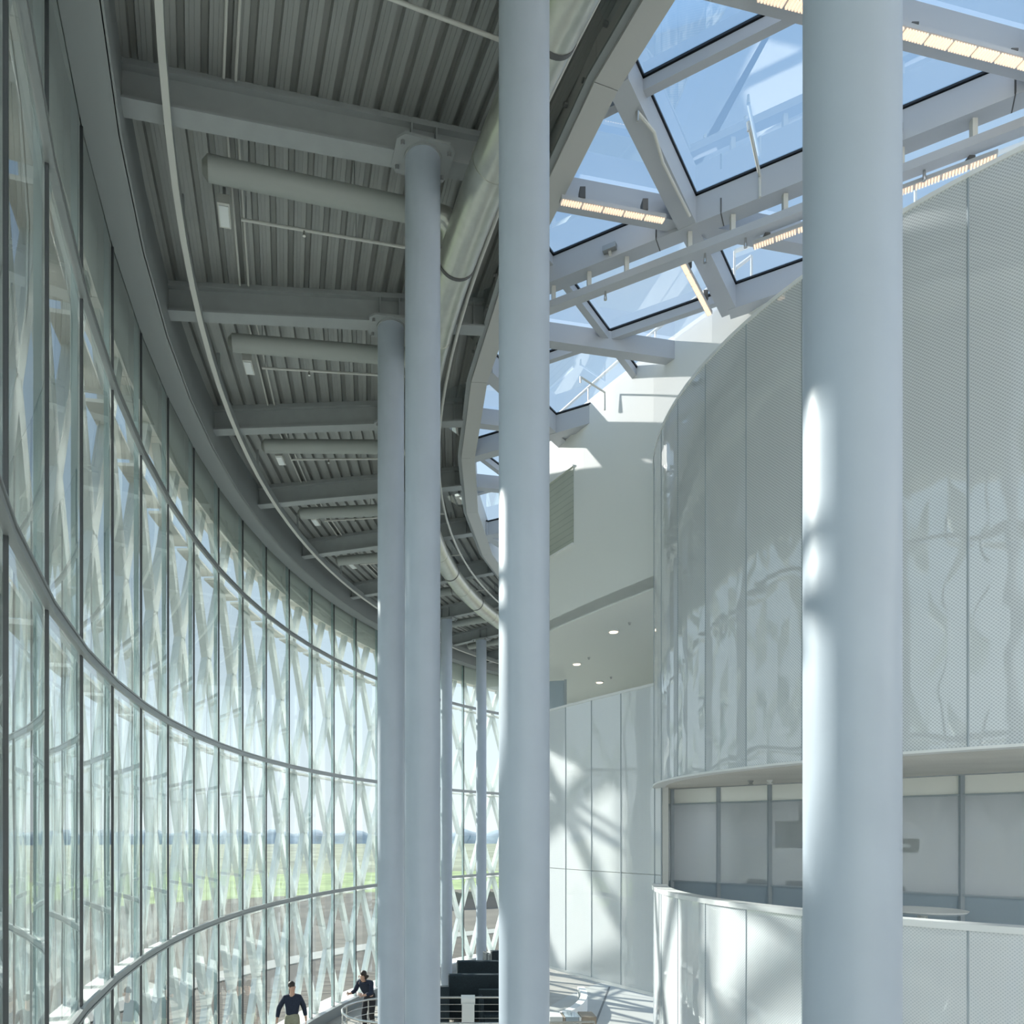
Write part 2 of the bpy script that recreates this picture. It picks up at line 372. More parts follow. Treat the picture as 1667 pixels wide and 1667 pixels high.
for i in range(I0, I1):
    p, q = Vector(pol(RG, mang(i))), Vector(pol(RG, mang(i + 1)))
    d = (q - p).normalized(); nr = Vector((-d.y, d.x, 0))
    if nr.dot(Vector((CX, CY, 0)) - p) > 0: nr = -nr
    for (z0, z1) in rows:
        e = d * 0.015; a_, b_ = p + e, q - e
        th = nr * 0.012
        mb = MB(); mb.add([(a_.x, a_.y, z0 + .03), (b_.x, b_.y, z0 + .03), (b_.x, b_.y, z1 - .03), (a_.x, a_.y, z1 - .03)], [(0, 1, 2, 3)])
        mb.build('pane', facade_glass, wf)
    for zt in Z_T:
        t = MB(); a_, b_ = p - nr * 0.02, q - nr * 0.02
        t.bar((a_.x, a_.y, zt), (b_.x, b_.y, zt), 0.055, 0.05)
        t.bar((a_.x - nr.x * .02, a_.y - nr.y * .02, zt + .040), (b_.x - nr.x * .02, b_.y - nr.y * .02, zt + .040), 0.035, 0.022)
        t.bar((a_.x - nr.x * .02, a_.y - nr.y * .02, zt - .040), (b_.x - nr.x * .02, b_.y - nr.y * .02, zt - .040), 0.035, 0.022)
        t.build('transom', transom_m, wf)
        a_, b_ = p + nr * 0.20 + d * .10, q + nr * 0.20 - d * .06
        MB().bar((a_.x, a_.y, zt - .10), (b_.x, b_.y, zt - .10), 0.24, 0.04).build('ledge', ledge_m, wf)
    # sill kerb inside, white ledge outside
    a_, b_ = p - nr * 0.03, q - nr * 0.03
    MB().bar((a_.x, a_.y, Z_BASE / 2), (b_.x, b_.y, Z_BASE / 2), 0.16, Z_BASE).build('kerb', transom_m, wf)
    a_, b_ = p + nr * 0.42, q + nr * 0.42
    MB().bar((a_.x, a_.y, 0.10), (b_.x, b_.y, 0.10), 0.62, 0.30).build('white_sill', ledge_m, wf)
    # head panel outside, above the lattice
    a_, b_ = p + nr * 0.30, q + nr * 0.30
    MB().bar((a_.x, a_.y, Z_TOP + .0), (b_.x, b_.y, Z_TOP + .0), 0.30, 1.16).build('head_panel', ledge_m, wf)

# exterior diagonal lattice
lat = thing('facade_lattice', 'white steel lattice of crossing diagonal struts outside the curved glass wall', 'lattice', pol(RG + 0.24, 4, 0))
LV = [Z_BASE, Z_T[2], Z_T[1], Z_T[0], Z_T[0] + PANE]
for i in range(-4, 22):
    for k, zc in enumerate(LV):
        z0, z1 = zc - PANE / 2, zc + PANE / 2
        for s in (0, 1):
            f0, f1 = 0.0, 1.0
            if k == 0: f0 = 0.5
            if k == 4: f1 = min(1.0, (Z_TOP + 0.5 - z0) / (z1 - z0))
            pa, pb = Vector(pol(RG + 0.24, mang(i if s == 0 else i + 1), z0)), Vector(pol(RG + 0.24, mang(i + 1 if s == 0 else i), z1))
            a_, b_ = pa.lerp(pb, f0), pa.lerp(pb, f1)
            am = radians(mang(i + .5)); nrm = Vector((-cos(am), sin(am), 0))
            MB().bar(a_, b_, 0.19, 0.12, nrm).build('strut', lattice_m, lat)

# ---------------------------------------------------------------- roof: fascia, deck, beams, ring
BEAM_A = [-41.5, -34.95, -28.35, -21.75, -15.16, -8.57, -1.97, 4.62, 11.25, 18.8, 26.5, 33.4, 40.3, 47.2]
def zb(r): return R_(6.77) + (24.2 - r) * 0.0545       # underside of roof beams
def zd(r): return zb(r) + 0.42                          # underside of roof deck
tr1 = struct('trim_1', pol(24.4, 0, Z_TOP), 'curved steel head channel above the glass wall')
for i in range(I0, I1):
    path = [pol(RG - 0.03, mang(i), Z_TOP), pol(RG - 0.03, mang(i + 1), Z_TOP)]
    m = MB(); ang = [mang(i), mang(i + 1)]
    for r0, r1, z0, z1 in ((24.26, 24.58, Z_TOP, Z_TOP + .02), (24.24, 24.27, Z_TOP, Z_TOP + .75)):
        m.hexa([pol(r1, ang[0], z0), pol(r0, ang[0], z0), pol(r0, ang[1], z0), pol(r1, ang[1], z0)],
               [pol(r1, ang[0], z1), pol(r0, ang[0], z1), pol(r0, ang[1], z1), pol(r1, ang[1], z1)])
    m.build('channel', fascia_paint, tr1)

ce = struct('ceiling', pol(22, 0, zd(22)), 'grey ribbed metal roof deck between the beams')
for k in range(len(BEAM_A) - 1):
    a, b = BEAM_A[k], BEAM_A[k + 1]; m = MB(); prof = []
    r = 24.3; pitch = 0.207
    while r > 20.0:
        prof += [(r, 0), (r - 0.034, 0.006), (r - 0.036, 0), (r - 0.078, 0.006), (r - 0.080, 0), (r - 0.130, 0), (r - 0.142, 0.075), (r - 0.195, 0.075)]
        r -= pitch
    vs = []
    for (rr, dz) in prof:
        vs += [pol(rr, a, zd(rr) + dz), pol(rr, b, zd(rr) + dz)]
    m.add(vs, [(2 * i, 2 * i + 1, 2 * i + 3, 2 * i + 2) for i in range(len(prof) - 1)])
    m.build('deck_sheet', deck_paint, ce)
# roof build-up above the deck, keeps daylight out of the ribs
ring_sector(MB(), 20.0, 25.0, -48, 60, R_(7.62), R_(7.78), 3.3).build('roof_slab', fascia_paint, ce)
ring_sector(MB(), 24.27, 25.0, -48, 60, R_(7.2), R_(7.62), 3.3).build('roof_edge', fascia_paint, ce)

ORD = {4: 'first', 5: 'second', 6: 'third', 7: 'fourth', 8: 'fifth', 9: 'sixth', 10: 'seventh', 11: 'eighth', 12: 'ninth', 13: 'tenth', 3: 'overhead'}
for k in range(3, 14):
    a = BEAM_A[k]; lab = ('grey steel roof beam just above the frame, before the first one in view' if k == 3 else
                          'grey steel roof beam, %s in view counted from the top left' % ORD[k])
    t = thing('roof_beam', lab, 'beam', pol(22.2, a, zb(22.2)), 'radial roof beams')
    nrm = Vector((-cos(radians(a)), sin(radians(a)), 0)); tg = Vector((nrm.y, -nrm.x, 0))
    def rb(r0, r1, hw, lo, hi):
        p0, p1 = Vector(pol(r0, a)), Vector(pol(r1, a))
        def q(p, z): return [(p.x - tg.x * hw, p.y - tg.y * hw, z), (p.x + tg.x * hw, p.y + tg.y * hw, z)]
        b0, b1 = q(p0, zb(r0) + lo), q(p1, zb(r1) + lo); t0, t1 = q(p0, zb(r0) + hi), q(p1, zb(r1) + hi)
        return MB().hexa([b0[0], b0[1], b1[1], b1[0]], [t0[0], t0[1], t1[1], t1[0]])
    rb(24.24, 20.05, 0.10, 0, 0.022).build('bottom_flange', beam_paint, t)
    rb(24.24, 20.05, 0.010, 0.022, 0.34).build('web', beam_paint, t)
    rb(24.24, 20.05, 0.075, 0.34, 0.36).build('top_flange', beam_paint, t)
    rb(24.24, 20.05, 0.05, 0.36, 0.425).build('deck_bearer', beam_paint, t)
    rc = [21.36, 22.6][a > 20]
    for r_ in (rc + 0.13, rc - 0.13, 20.2):
        rb(r_ + 0.008, r_ - 0.008, 0.085, 0.022, 0.34).build('stiffener', beam_paint, t)

rg = thing('ring_beam', 'light grey curved steel ring beam along the skylight edge', 'beam', pol(19.9, 0, R_(7.0)))
KA = [(BEAM_A[k] + BEAM_A[k + 1]) / 2 for k in range(0, 13)]
for k in range(len(KA) - 1):
    a, b = KA[k], KA[k + 1]; cc = 1 / cos(radians((b - a) / 2)); m = MB()
    def seg(r0, r1, z0, z1, e=0.0):
        m.hexa([pol(r1, a + e, z0), pol(r0, a + e, z0), pol(r0, b - e, z0), pol(r1, b - e, z0)], [pol(r1, a + e, z1), pol(r0, a + e, z1), pol(r0, b - e, z1), pol(r1, b - e, z1)])
    seg(RR_I, RR_O, R_(7.0), R_(7.03), 0.012)
    seg(RR_I, RR_I + 0.03, R_(7.03), R_(7.50), 0.012)
    seg(RR_O - 0.05, RR_O - 0.02, R_(7.03), R_(7.70), 0.012)
    s_ = m.build('ring_segment', ring_paint, rg)
    m2 = MB()
    for q in range(6):
        aa = a + (b - a) * (q + .5) / 6
        p = Vector(pol(RR_O - 0.01, aa, R_(7.20 + 0.14 * (q % 2)))); nr = Vector((-cos(radians(aa)), sin(radians(aa)), 0))
        m2.tube([p - nr * .01, p + nr * .03], 0.022, 8)
    m2.build('bolts', bolt_m, s_)
    m3 = MB(); m3.hexa([pol(RR_O + .07, a, R_(7.03)), pol(RR_O, a, R_(7.03)), pol(RR_O, b, R_(7.03)), pol(RR_O + .07, b, R_(7.03))],
                       [pol(RR_O + .07, a, R_(7.06)), pol(RR_O, a, R_(7.06)), pol(RR_O, b, R_(7.06)), pol(RR_O + .07, b, R_(7.06))])
    m3.build('ring_ledge', fascia_paint, s_)

# ---------------------------------------------------------------- columns
COLS = [(21.30, -28.35, 'thick pale round column nearest the camera, in front of the perforated panel wall'),
        (21.36, -21.75, 'tall pale round column crossing the skylight edge, left of the white plaster wall'),
        (21.38, -15.40, 'pale round column with a bolted cap plate under the first roof beam in view'),
        (21.34, -8.62, 'pale round column half behind its neighbour, under the second roof beam in view'),
        (21.25, -1.97, 'pale round column right behind the one under the second roof beam'),
        (21.25, 4.62, 'pale round column hidden behind the capped pair, under the fourth roof beam'),
        (21.40, 11.25, 'pale round column hidden behind the capped pair, under the fifth roof beam'),
        (21.90, 18.8, 'pale round column hidden behind the capped pair, under the sixth roof beam'),
        (22.57, 26.5, 'slim far round column beside the dark high-backed booths, left of the two'),
        (22.70, 33.4, 'slim far round column rising behind the dark booths, right of the two'),
        (22.80, 40.3, 'far round column hidden behind the tall middle column')]
for (r, a, lab) in COLS:
    x, y, _ = pol(r, a); t = thing('column', lab, 'column', (x, y, 0), 'round steel columns')
    zt = zb(r)
    MB().tube([(x, y, 0.02), (x, y, zt - 0.035)], 0.18, 48).build('shaft', col_paint, t, True)
    MB().tube([(x, y, zt - 0.05), (x, y, zt - 0.03)], 0.195, 40).build('weld_collar', beam_paint, t, True)
    ar = radians(a); ex = Vector((-cos(ar), sin(ar), 0)); ey = Vector((ex.y, -ex.x, 0)); c = Vector((x, y, 0))
    def oct_(h, w_, ch): return [(h, -w_ + ch), (h, w_ - ch), (h - ch, w_), (-h + ch, w_), (-h, w_ - ch), (-h, -w_ + ch), (-h + ch, -w_), (h - ch, -w_)]
    poly = [(c + ex * u + ey * v) for u, v in oct_(0.30, 0.22, 0.07)]
    cp = MB().prism([(p.x, p.y) for p in poly], zt - 0.03, zt - 0.002).build('cap_plate', beam_paint, t)
    for s1 in (-1, 1):
        for s2 in (-1, 1):
            p = c + ex * 0.24 * s1 + ey * 0.14 * s2
            MB().tube([(p.x, p.y, zt - 0.075), (p.x, p.y, zt - 0.03)], 0.022, 6).build('bolt', bolt_m, cp)
    MB().tube([(x, y, 0), (x, y, 0.025)], 0.27, 32).build('base_plate', beam_paint, t, True)

# ---------------------------------------------------------------- curved guide rail under the beams
gx = thing('guide_rail', 'light curved steel rail hung under the roof beams along the glass wall', 'rail', pol(23.85, 0, R_(6.72)))
for k in range(3, 13):
    A = [BEAM_A[k] + (BEAM_A[k + 1] - BEAM_A[k]) * j / 4 for j in range(5)]
    P = [pol(23.85, q, R_(6.70)) for q in A]
    s_ = MB().sweep(P, [(-0.02, 0), (0.045, 0), (0.045, 0.012), (-0.02, 0.012)]).build('flange', rail_paint, gx)
    MB().sweep(P, [(0.03, 0.012), (0.045, 0.012), (0.045, 0.14), (0.03, 0.14)]).build('web', beam_paint, s_)
    for q in (0, 2):
        p = pol(23.85, A[q], 0); MB().box(p[0] - .02, p[0] + .02, p[1] - .02, p[1] + .02, R_(6.712), zb(23.85) + .02 if q == 0 else zd(23.85)).build('hanger', beam_paint, s_)

# ---------------------------------------------------------------- ducts and services
RD, ZDU, DR = 20.80, R_(6.56), 0.215
du = thing('main_duct', 'large round galvanised duct curving beside the skylight ring', 'duct', pol(RD, 0, ZDU))
A = [-34.0 + 3.45 * j for j in range(23)]
for j in range(len(A) - 1):
    P = [pol(RD, A[j] + (A[j + 1] - A[j]) * q / 3, ZDU) for q in range(4)]
    s_ = MB().tube(P, DR, 32).build('duct_length', galv, du, True)
    p0, p1 = Vector(P[0]), Vector(P[1]); d = (p1 - p0).normalized()
    MB().tube([p0 - d * .022, p0 + d * .022], DR + 0.006, 32).build('joint_band', seam_dark if j % 2 == 0 else galv, s_, True)
    if j % 2 == 0:
        MB().tube([pol(RD, A[j] + .5, ZDU + DR - .02), pol(RD, A[j] + .5, zb(RD) + .3)], 0.008, 6).build('hanger_rod', bolt_m, s_)

for k in range(3, 13):
    a = BEAM_A[k]; a2 = BEAM_A[k + 1]; nm = ORD.get(k, '')
    # branch duct just past each beam
    ab = a + 1.25; zc = R_(6.83); lab = 'slim grey round branch duct beside the %s roof beam' % nm
    t = MB().tube([pol(23.5, ab, zc), pol(21.15, ab, zc)], 0.115, 24).build('branch_duct', duct_paint, du, True)
    MB().tube([pol(23.56, ab, zc), pol(23.50, ab, zc)], [0.06, 0.118], 24).build('end_cap', galv, t, True)
    P = [pol(21.15, ab, zc), pol(21.0, ab, zc - .02), pol(20.93, ab + .1, zc - .1), pol(20.88, ab + .3, zc - .22)]
    MB().tube(P, 0.125, 24).build('elbow', galv, t, True)
    MB().tube([pol(21.36, ab, zc), pol(21.34, ab, zc)], 0.121, 24).build('joint_ring', seam_dark, t, True)
    for r_ in (23.1, 22.0):
        MB().tube([pol(r_, ab, zc + .11), pol(r_, ab, zd(r_))], 0.006, 6).build('hanger_rod', bolt_m, t)
    # sprinkler pipe in the middle of the bay
    ap = a + 3.1; zp = R_(6.98)
    t = thing('sprinkler_pipe', 'thin pale sprinkler pipe across the bay after the %s roof beam' % nm, 'pipe', pol(22, ap, zp), 'sprinkler pipes')
    MB().tube([pol(23.2, ap, zp), pol(20.5, ap, zp)], 0.017, 10).build('pipe', rail_paint, t, True)
    for r_ in (23.15, 21.9, 20.9):
        MB().tube([pol(r_, ap, zp), pol(r_, ap, zd(r_))], 0.005, 6).build('hanger_rod', bolt_m, t)
    MB().tube([pol(22.5, ap, zp), pol(22.5, ap, zp - .07)], [0.012, 0.02], 8).build('sprinkler_head', steel, t)
    # conduit pair with flood light
    t = thing('flood_light', 'small ceiling flood light with a pale lens in the bay after the %s roof beam' % nm, 'lamp', pol(23.38, a + 2.9, R_(6.98)), 'ceiling flood lights')
    c = Vector(pol(23.38, a + 2.9, R_(6.97)))
    ta = Vector((sin(radians(a + 2.9)), cos(radians(a + 2.9)), 0))
    bd = MB().bar(c - ta * .17, c + ta * .17, 0.13, 0.10).build('housing', rail_paint, t)
    MB().bar(c - ta * .14 - Vector((0, 0, .055)), c + ta * .14 - Vector((0, 0, .055)), 0.10, 0.012).build('lens', flood_m, bd)
    MB().bar(c + Vector((0, 0, .05)), c + Vector((0, 0, .26)), 0.03, 0.03).build('bracket', bolt_m, t)
    t = thing('conduit', 'pair of thin grey conduits along the deck after the %s roof beam' % nm, 'conduit', pol(23.3, (a + a2) / 2, R_(7.18)), 'roof conduits')
    for r_ in (23.33, 23.22):
        MB().tube([pol(r_, a + .2, zd(r_) - .03), pol(r_, a2 - .2, zd(r_) - .03)], 0.014, 8).build('tube', rail_paint, t)

t = thing('ring_pipe', 'thin curved pipe running beside the skylight ring', 'pipe', pol(20.45, 0, R_(6.82)))
for j in range(20):
    A_ = [-28 + 3.4 * j + 3.4 * q / 2 for q in range(3)]
    s_ = MB().tube([pol(20.45, q, R_(6.82)) for q in A_], 0.024, 12).build('pipe_length', rail_paint, t, True)
    if j % 2: MB().tube([pol(20.45, A_[0], R_(6.82)), pol(20.45, A_[0], zb(20.45) + .3)], 0.007, 6).build('hanger_rod', bolt_m, s_)

# ---------------------------------------------------------------- skylight
SK = struct('window_2', (4.0, 9.0, R_(7.0)), 'glazed roof light with a grid of pale steel beams')
eU = Vector((cos(radians(30)), -sin(radians(30)))); eV = Vector((sin(radians(36.7)), cos(radians(36.7))))
N0 = Vector((2.92, 8.49)); SP = 3.35; ZG = R_(7.33)
def node(i, j): return N0 + eU * SP * i + eV * SP * j
WALL = [(1.47, 14.66), (1.75, 14.08), (2.04, 13.48), (2.49, 12.56), (2.87, 11.86), (3.28, 11.14), (3.84, 10.25)]
def inside(p):
    if hypot(p.x - CX, p.y - CY) > RR_I + 0.05: return False
    dl = p - N0; det = eU.x * eV.y - eU.y * eV.x
    i = (dl.x * eV.y - dl.y * eV.x) / det / SP; j = (eU.x * dl.y - eU.y * dl.x) / det / SP
    if j < -2.6 or i > 2.6: return False
    if p.y < 10.25 or p.x > 3.84: return j <= 0.52
    for k in range(len(WALL) - 1):
        (xa, ya), (xb, yb) = WALL[k], WALL[k + 1]
        if yb <= p.y <= ya: return p.x <= xa + (xb - xa) * (ya - p.y) / (ya - yb) + 0.24
    return p.y < 18.5 and p.x < 1.47 + (p.y - 14.66) * 0.35
def clip(p, q, n=400):
    best = None; st = None
    for k in range(n + 1):
        ok = inside(p.lerp(q, k / n))
        if ok and st is None: st = k
        if (not ok or k == n) and st is not None:
            e = k if ok else k - 1
            if best is None or e - st > best[1] - best[0]: best = (st, e)
            st = None
    return None if best is None or best[1] - best[0] < 4 else (p.lerp(q, best[0] / n), p.lerp(q, best[1] / n))
def skbeam(p, q, name, wd, z0, gas=True, mat=None):
    c_ = clip(p, q)
    if not c_: return None
    a_, b_ = c_; zt = ZG - 0.02
    m = MB(); m.bar((a_.x, a_.y, (z0 + zt) / 2), (b_.x, b_.y, (z0 + zt) / 2), wd, zt - z0)
    o = m.build(name, mat or sky_steel, SK)
    if gas: MB().bar((a_.x, a_.y, ZG), (b_.x, b_.y, ZG), wd + 0.035, 0.022).build('gasket', gasket, o)
    return o
for j in (-2, -1, 0, 1, 2, 3): skbeam(node(-5, j), node(3, j), 'skylight_beam', 0.20, R_(7.0))
for i in (-3, -2, -1, 0, 1, 2): skbeam(node(i, -3), node(i, 5), 'skylight_beam', 0.20, R_(7.007))
for j in (-2.5, -1.5, -0.5, 0.5, 1.5, 2.5): skbeam(node(-5, j), node(0 if j == .5 else 3, j), 'glazing_bar', 0.09, R_(7.20))
for i in (-2.5, -1.5, -0.5, 0.5, 1.5): skbeam(node(i, -3), node(i, 5), 'glazing_bar', 0.09, R_(7.20))
for d_ in range(-5, 4): skbeam(node(d_ - 3, -3), node(d_ + 4, 4), 'diagonal_beam', 0.16, R_(7.04), False)
skbeam(node(0, 0.5), node(3, 0.5), 'edge_beam', 0.20, R_(7.003))
for i2 in range(-8, 6):
    for j2 in range(-6, 8):
        P4 = [node(i2 / 2, j2 / 2), node(i2 / 2 + .5, j2 / 2), node(i2 / 2 + .5, j2 / 2 + .5), node(i2 / 2, j2 / 2 + .5)]
        c_ = sum(P4, Vector((0, 0))) / 4
        if not (inside(c_) or sum(inside(p) for p in P4) >= 2): continue
        MB().add([(p.x, p.y, ZG + 0.005) for p in P4], [(0, 1, 2, 3)]).build('roof_pane', roof_glass, SK)
# splice marks around the main node
for (i, j, dv) in ((0, 0, eU), (0, 0, -eU), (1, 0, -eU)):
    p = node(i, j) + dv * 0.36; pr = Vector((-eU.y, eU.x))
    MB().bar((p.x - pr.x * -.101, p.y - pr.y * -.101, R_(7.01)), (p.x - pr.x * .101, p.y - pr.y * .101, R_(7.01)), 0.012, 0.022).build('splice', seam_dark, SK)
    q = p - pr * .101; MB().bar((q.x, q.y, R_(7.02)), (q.x, q.y, R_(7.17)), 0.012, 0.012).build('splice', seam_dark, SK)

# tray rail under the long beam, with hangers
tr = thing('cable_tray', 'slim pale cable tray hung below the long skylight beam', 'tray', (*(node(0, 0)), R_(6.75)))
a_, b_ = node(-.62, 0), node(1.4, 0)
MB().bar((a_.x, a_.y, R_(6.75)), (b_.x, b_.y, R_(6.75)), 0.13, 0.09).build('tray', sky_steel, tr)
for s in (-.5, -.36, -.22, .0, .14, .3, .46, .62, .8, 1.0, 1.2):
    p = node(s, 0); MB().box(p.x - .025, p.x + .025, p.y - .025, p.y + .025, R_(6.79), R_(7.01)).build('hanger', rail_paint, tr)
for s in (-.3, .05, .18, .68):
    p = node(s, 0) + Vector((.5, .87)) * .02; MB().tube([(p.x, p.y, R_(6.71)), (p.x, p.y, R_(6.60))], [.012, .02], 8).build('sprinkler_head', steel, tr)

def led(p, q, lab, wdt=0.10, up=0.05):
    a_, b_ = Vector(p), Vector(q); mid = (a_ + b_) / 2; d = (b_ - a_); L_ = d.length; d.normalize()
    t = thing('strip_light', lab, 'lamp', mid, 'warm skylight strip lights')
    h = MB().bar(a_ + Vector((0, 0, .03)), b_ + Vector((0, 0, .03)), wdt + .02, .04).build('housing', sky_steel, t)
    nseg = max(2, int(L_ / 0.22))
    for k in range(nseg):
        u0, u1 = a_.lerp(b_, (k + .03) / nseg), a_.lerp(b_, (k + .97) / nseg); m = MB(); ns = 8
        for s in range(ns):
            c0, c1 = u0.lerp(u1, (s + .22) / ns), u0.lerp(u1, (s + .78) / ns)
            m.bar(c0, c1, wdt, .02)
        m.build('louvre_lens', led_m, h)
    for f in (.2, .8):
        c = a_.lerp(b_, f); MB().bar(c + Vector((0, 0, .05)), c + Vector((0, 0, .05 + up)), .10, .06, (1, 0, 0)).build('bracket', seam_dark, t)
dg = (eU + eV).normalized(); n_ = Vector((dg.y, -dg.x))
p = node(0, 0) - dg * 1.68 + n_ * .24; q = node(0, 0) - dg * .45 + n_ * .24
led((p.x, p.y, R_(6.86)), (q.x, q.y, R_(6.86)), 'warm strip light below the diagonal beam left of the main skylight node', .06, .12)
p = node(1, 0) - dg * 2.1 + n_ * .10; q = node(1, 0) - dg * .35 + n_ * .10
led((p.x, p.y, R_(6.965)), (q.x, q.y, R_(6.965)), 'long warm strip light on the diagonal beam at the top right corner', .075, .02)
p = node(.5, -.5) - dg * .75 + n_ * .10; q = node(.5, -.5) + dg * .3 + n_ * .10
led((p.x, p.y, R_(6.965)), (q.x, q.y, R_(6.965)), 'warm strip light at the top edge left of the nearest column', .075, .02)
p = node(0, .07) - eU * .16; q = node(0, .40) - eU * .16
led((p.x, p.y, R_(6.86)), (q.x, q.y, R_(6.86)), 'short warm strip light beside the skylight beam that lands on the white wall', .05, .12)
nb = Vector((.5, .866))
p = node(.20, 0) + nb * .10; q = node(.40, 0) + nb * .10
led((p.x, p.y, R_(6.625)), (q.x, q.y, R_(6.625)), 'warm strip light under the cable tray left of the nearest column', .06, .03)
p = node(.52, 0) + nb * .10; q = node(.86, 0) + nb * .10
led((p.x, p.y, R_(6.625)), (q.x, q.y, R_(6.625)), 'warm strip light under the cable tray right of the nearest column', .06, .03)

def arm(pts, lab, r=.016):
    t = thing('overhead_pipe', lab, 'pipe', pts[0], 'skylight sprinkler pipes')
    MB().tube(pts, r, 8).build('pipe', rail_paint, t, True)
    e = Vector(pts[-1]); MB().tube([e, e - Vector((0, 0, .09))], [.02, .012], 8).build('sprinkler_head', steel, t)
arm([(3.53, 8.02, R_(7.0)), (3.53, 8.02, R_(7.24)), (3.15, 7.42, R_(7.24))], 'thin white sprinkler arm rising from the long skylight beam')
arm([(2.82, 8.20, R_(6.95)), (2.32, 7.55, R_(6.95)), (2.14, 7.25, R_(6.98)), (1.92, 7.05, R_(6.98))], 'thin pipe along the beam left of the main skylight node')
arm([(2.72, 11.95, R_(6.95)), (2.72, 11.95, R_(7.24)), (2.25, 11.55, R_(7.24))], 'short sprinkler arm above the white plaster wall')
for s, lab in ((-.27, 'small grey floodlight on the long beam left of the node'), (.42, 'small grey floodlight on the long beam left of the nearest column'), (.60, 'small grey floodlight on the long beam right of the nearest column')):
    p = node(s, 0) - nb * .14; t = thing('spot_light', lab, 'lamp', (p.x, p.y, R_(7.08)), 'spot lights on the long beam')
    MB().bar((p.x - .07, p.y + .04, R_(7.09)), (p.x + .07, p.y - .04, R_(7.09)), .07, .06).build('head', bolt_m, t)
    MB().bar((p.x, p.y, R_(7.05)), (p.x + .04, p.y + .07, R_(7.03)), .03, .03).build('arm', rail_paint, t)

# outdoor railing on the roof above the white wall
def offs(poly, d):
    out = []
    for i, p in enumerate(poly):
        a_ = Vector(poly[max(0, i - 1)]); b_ = Vector(poly[min(len(poly) - 1, i + 1)]); v = (b_ - a_).normalized()
        out.append(Vector(p) + Vector((-v.y, v.x)) * d)
    return out
def railing(pts, z0, z1, lab, nrails, grp=None, postr=.018, mat=None, name='roof_railing'):
    mat = mat or white_trim
    t = thing(name, lab, 'railing', (pts[0][0], pts[0][1], z0), grp)
    MB().tube([(p[0], p[1], z1) for p in pts], .028, 10).build('top_rail', mat, t, True)
    for k in range(1, nrails + 1):
        z = z0 + (z1 - z0) * k / (nrails + 1)
        MB().tube([(p[0], p[1], z) for p in pts], .010, 8).build('rail', mat, t, True)
    for p in pts[::2] if len(pts) > 6 else pts:
        MB().tube([(p[0], p[1], z0), (p[0], p[1], z1)], postr, 8).build('post', mat, t)
W2 = offs(WALL, 0.9)
railing([tuple(p) for p in W2], R_(7.4), R_(8.5), 'white tubular railing outside above the white plaster wall', 1)
E2 = [node(-.05 + .33 * k, .5) + eV * (0.9) for k in range(9)]
railing([tuple(p) for p in E2], R_(7.4), R_(8.5), 'white tubular railing outside beyond the skylight edge beam', 1)

# ---------------------------------------------------------------- white walls beside the drum
wu = struct('wall_far', (2.9, 11.9, R_(3.75)), 'smooth white plaster wall under the skylight')
WALLX = WALL + [(4.30, 9.62), (5.2, 9.05), (7.0, 8.0), (9.5, 6.6)]
def wallstrip(poly, z0, z1, th, mat, parent, name):
    o_ = offs(poly, th); m = MB()
    for i in range(len(poly) - 1):
        a_, b_ = poly[i], poly[i + 1]; c_, d_ = o_[i + 1], o_[i]
        m.hexa([(a_[0], a_[1], z0), (b_[0], b_[1], z0), (c_.x, c_.y, z0), (d_.x, d_.y, z0)], [(a_[0], a_[1], z1), (b_[0], b_[1], z1), (c_.x, c_.y, z1), (d_.x, d_.y, z1)])
    return m.build(name, mat, parent)
def wpt(x_over_z):                           # point of the wall line in a plan direction
    for i in range(len(WALL) - 1):
        (xa, ya), (xb, yb) = WALL[i], WALL[i + 1]
        s = (x_over_z * ya - xa) / ((xb - xa) - x_over_z * (yb - ya))
        if 0 <= s <= 1: return (xa + (xb - xa) * s, ya + (yb - ya) * s)
wallstrip(WALLX, R_(3.77), R_(7.31), 0.25, white_wall, wu, 'plaster_face')
wallstrip(WALLX, R_(7.31), R_(7.40), 0.6, white_trim, wu, 'coping')
# louvred inner window set in the plaster wall
p1 = wpt((934 - CXP) / F); p0 = WALL[0]
wn = struct('window_3', (p1[0], p1[1], R_(5.1)), 'green grey louvred panel window in the white wall')
seg = [p0, WALL[1], p1] if p1[0] < 2.04 else [p0, WALL[2], p1]; so_ = [tuple(p) for p in offs(seg, -0.012)]
wallstrip(so_, R_(5.12), R_(6.46), 0.01, louver_m, wn, 'louvre_panel')
so2 = [tuple(p) for p in offs(seg, -0.03)]
wallstrip(so2, R_(5.09), R_(5.12), 0.04, white_trim, wn, 'frame')
wallstrip(so2, R_(6.46), R_(6.49), 0.04, white_trim, wn, 'frame')

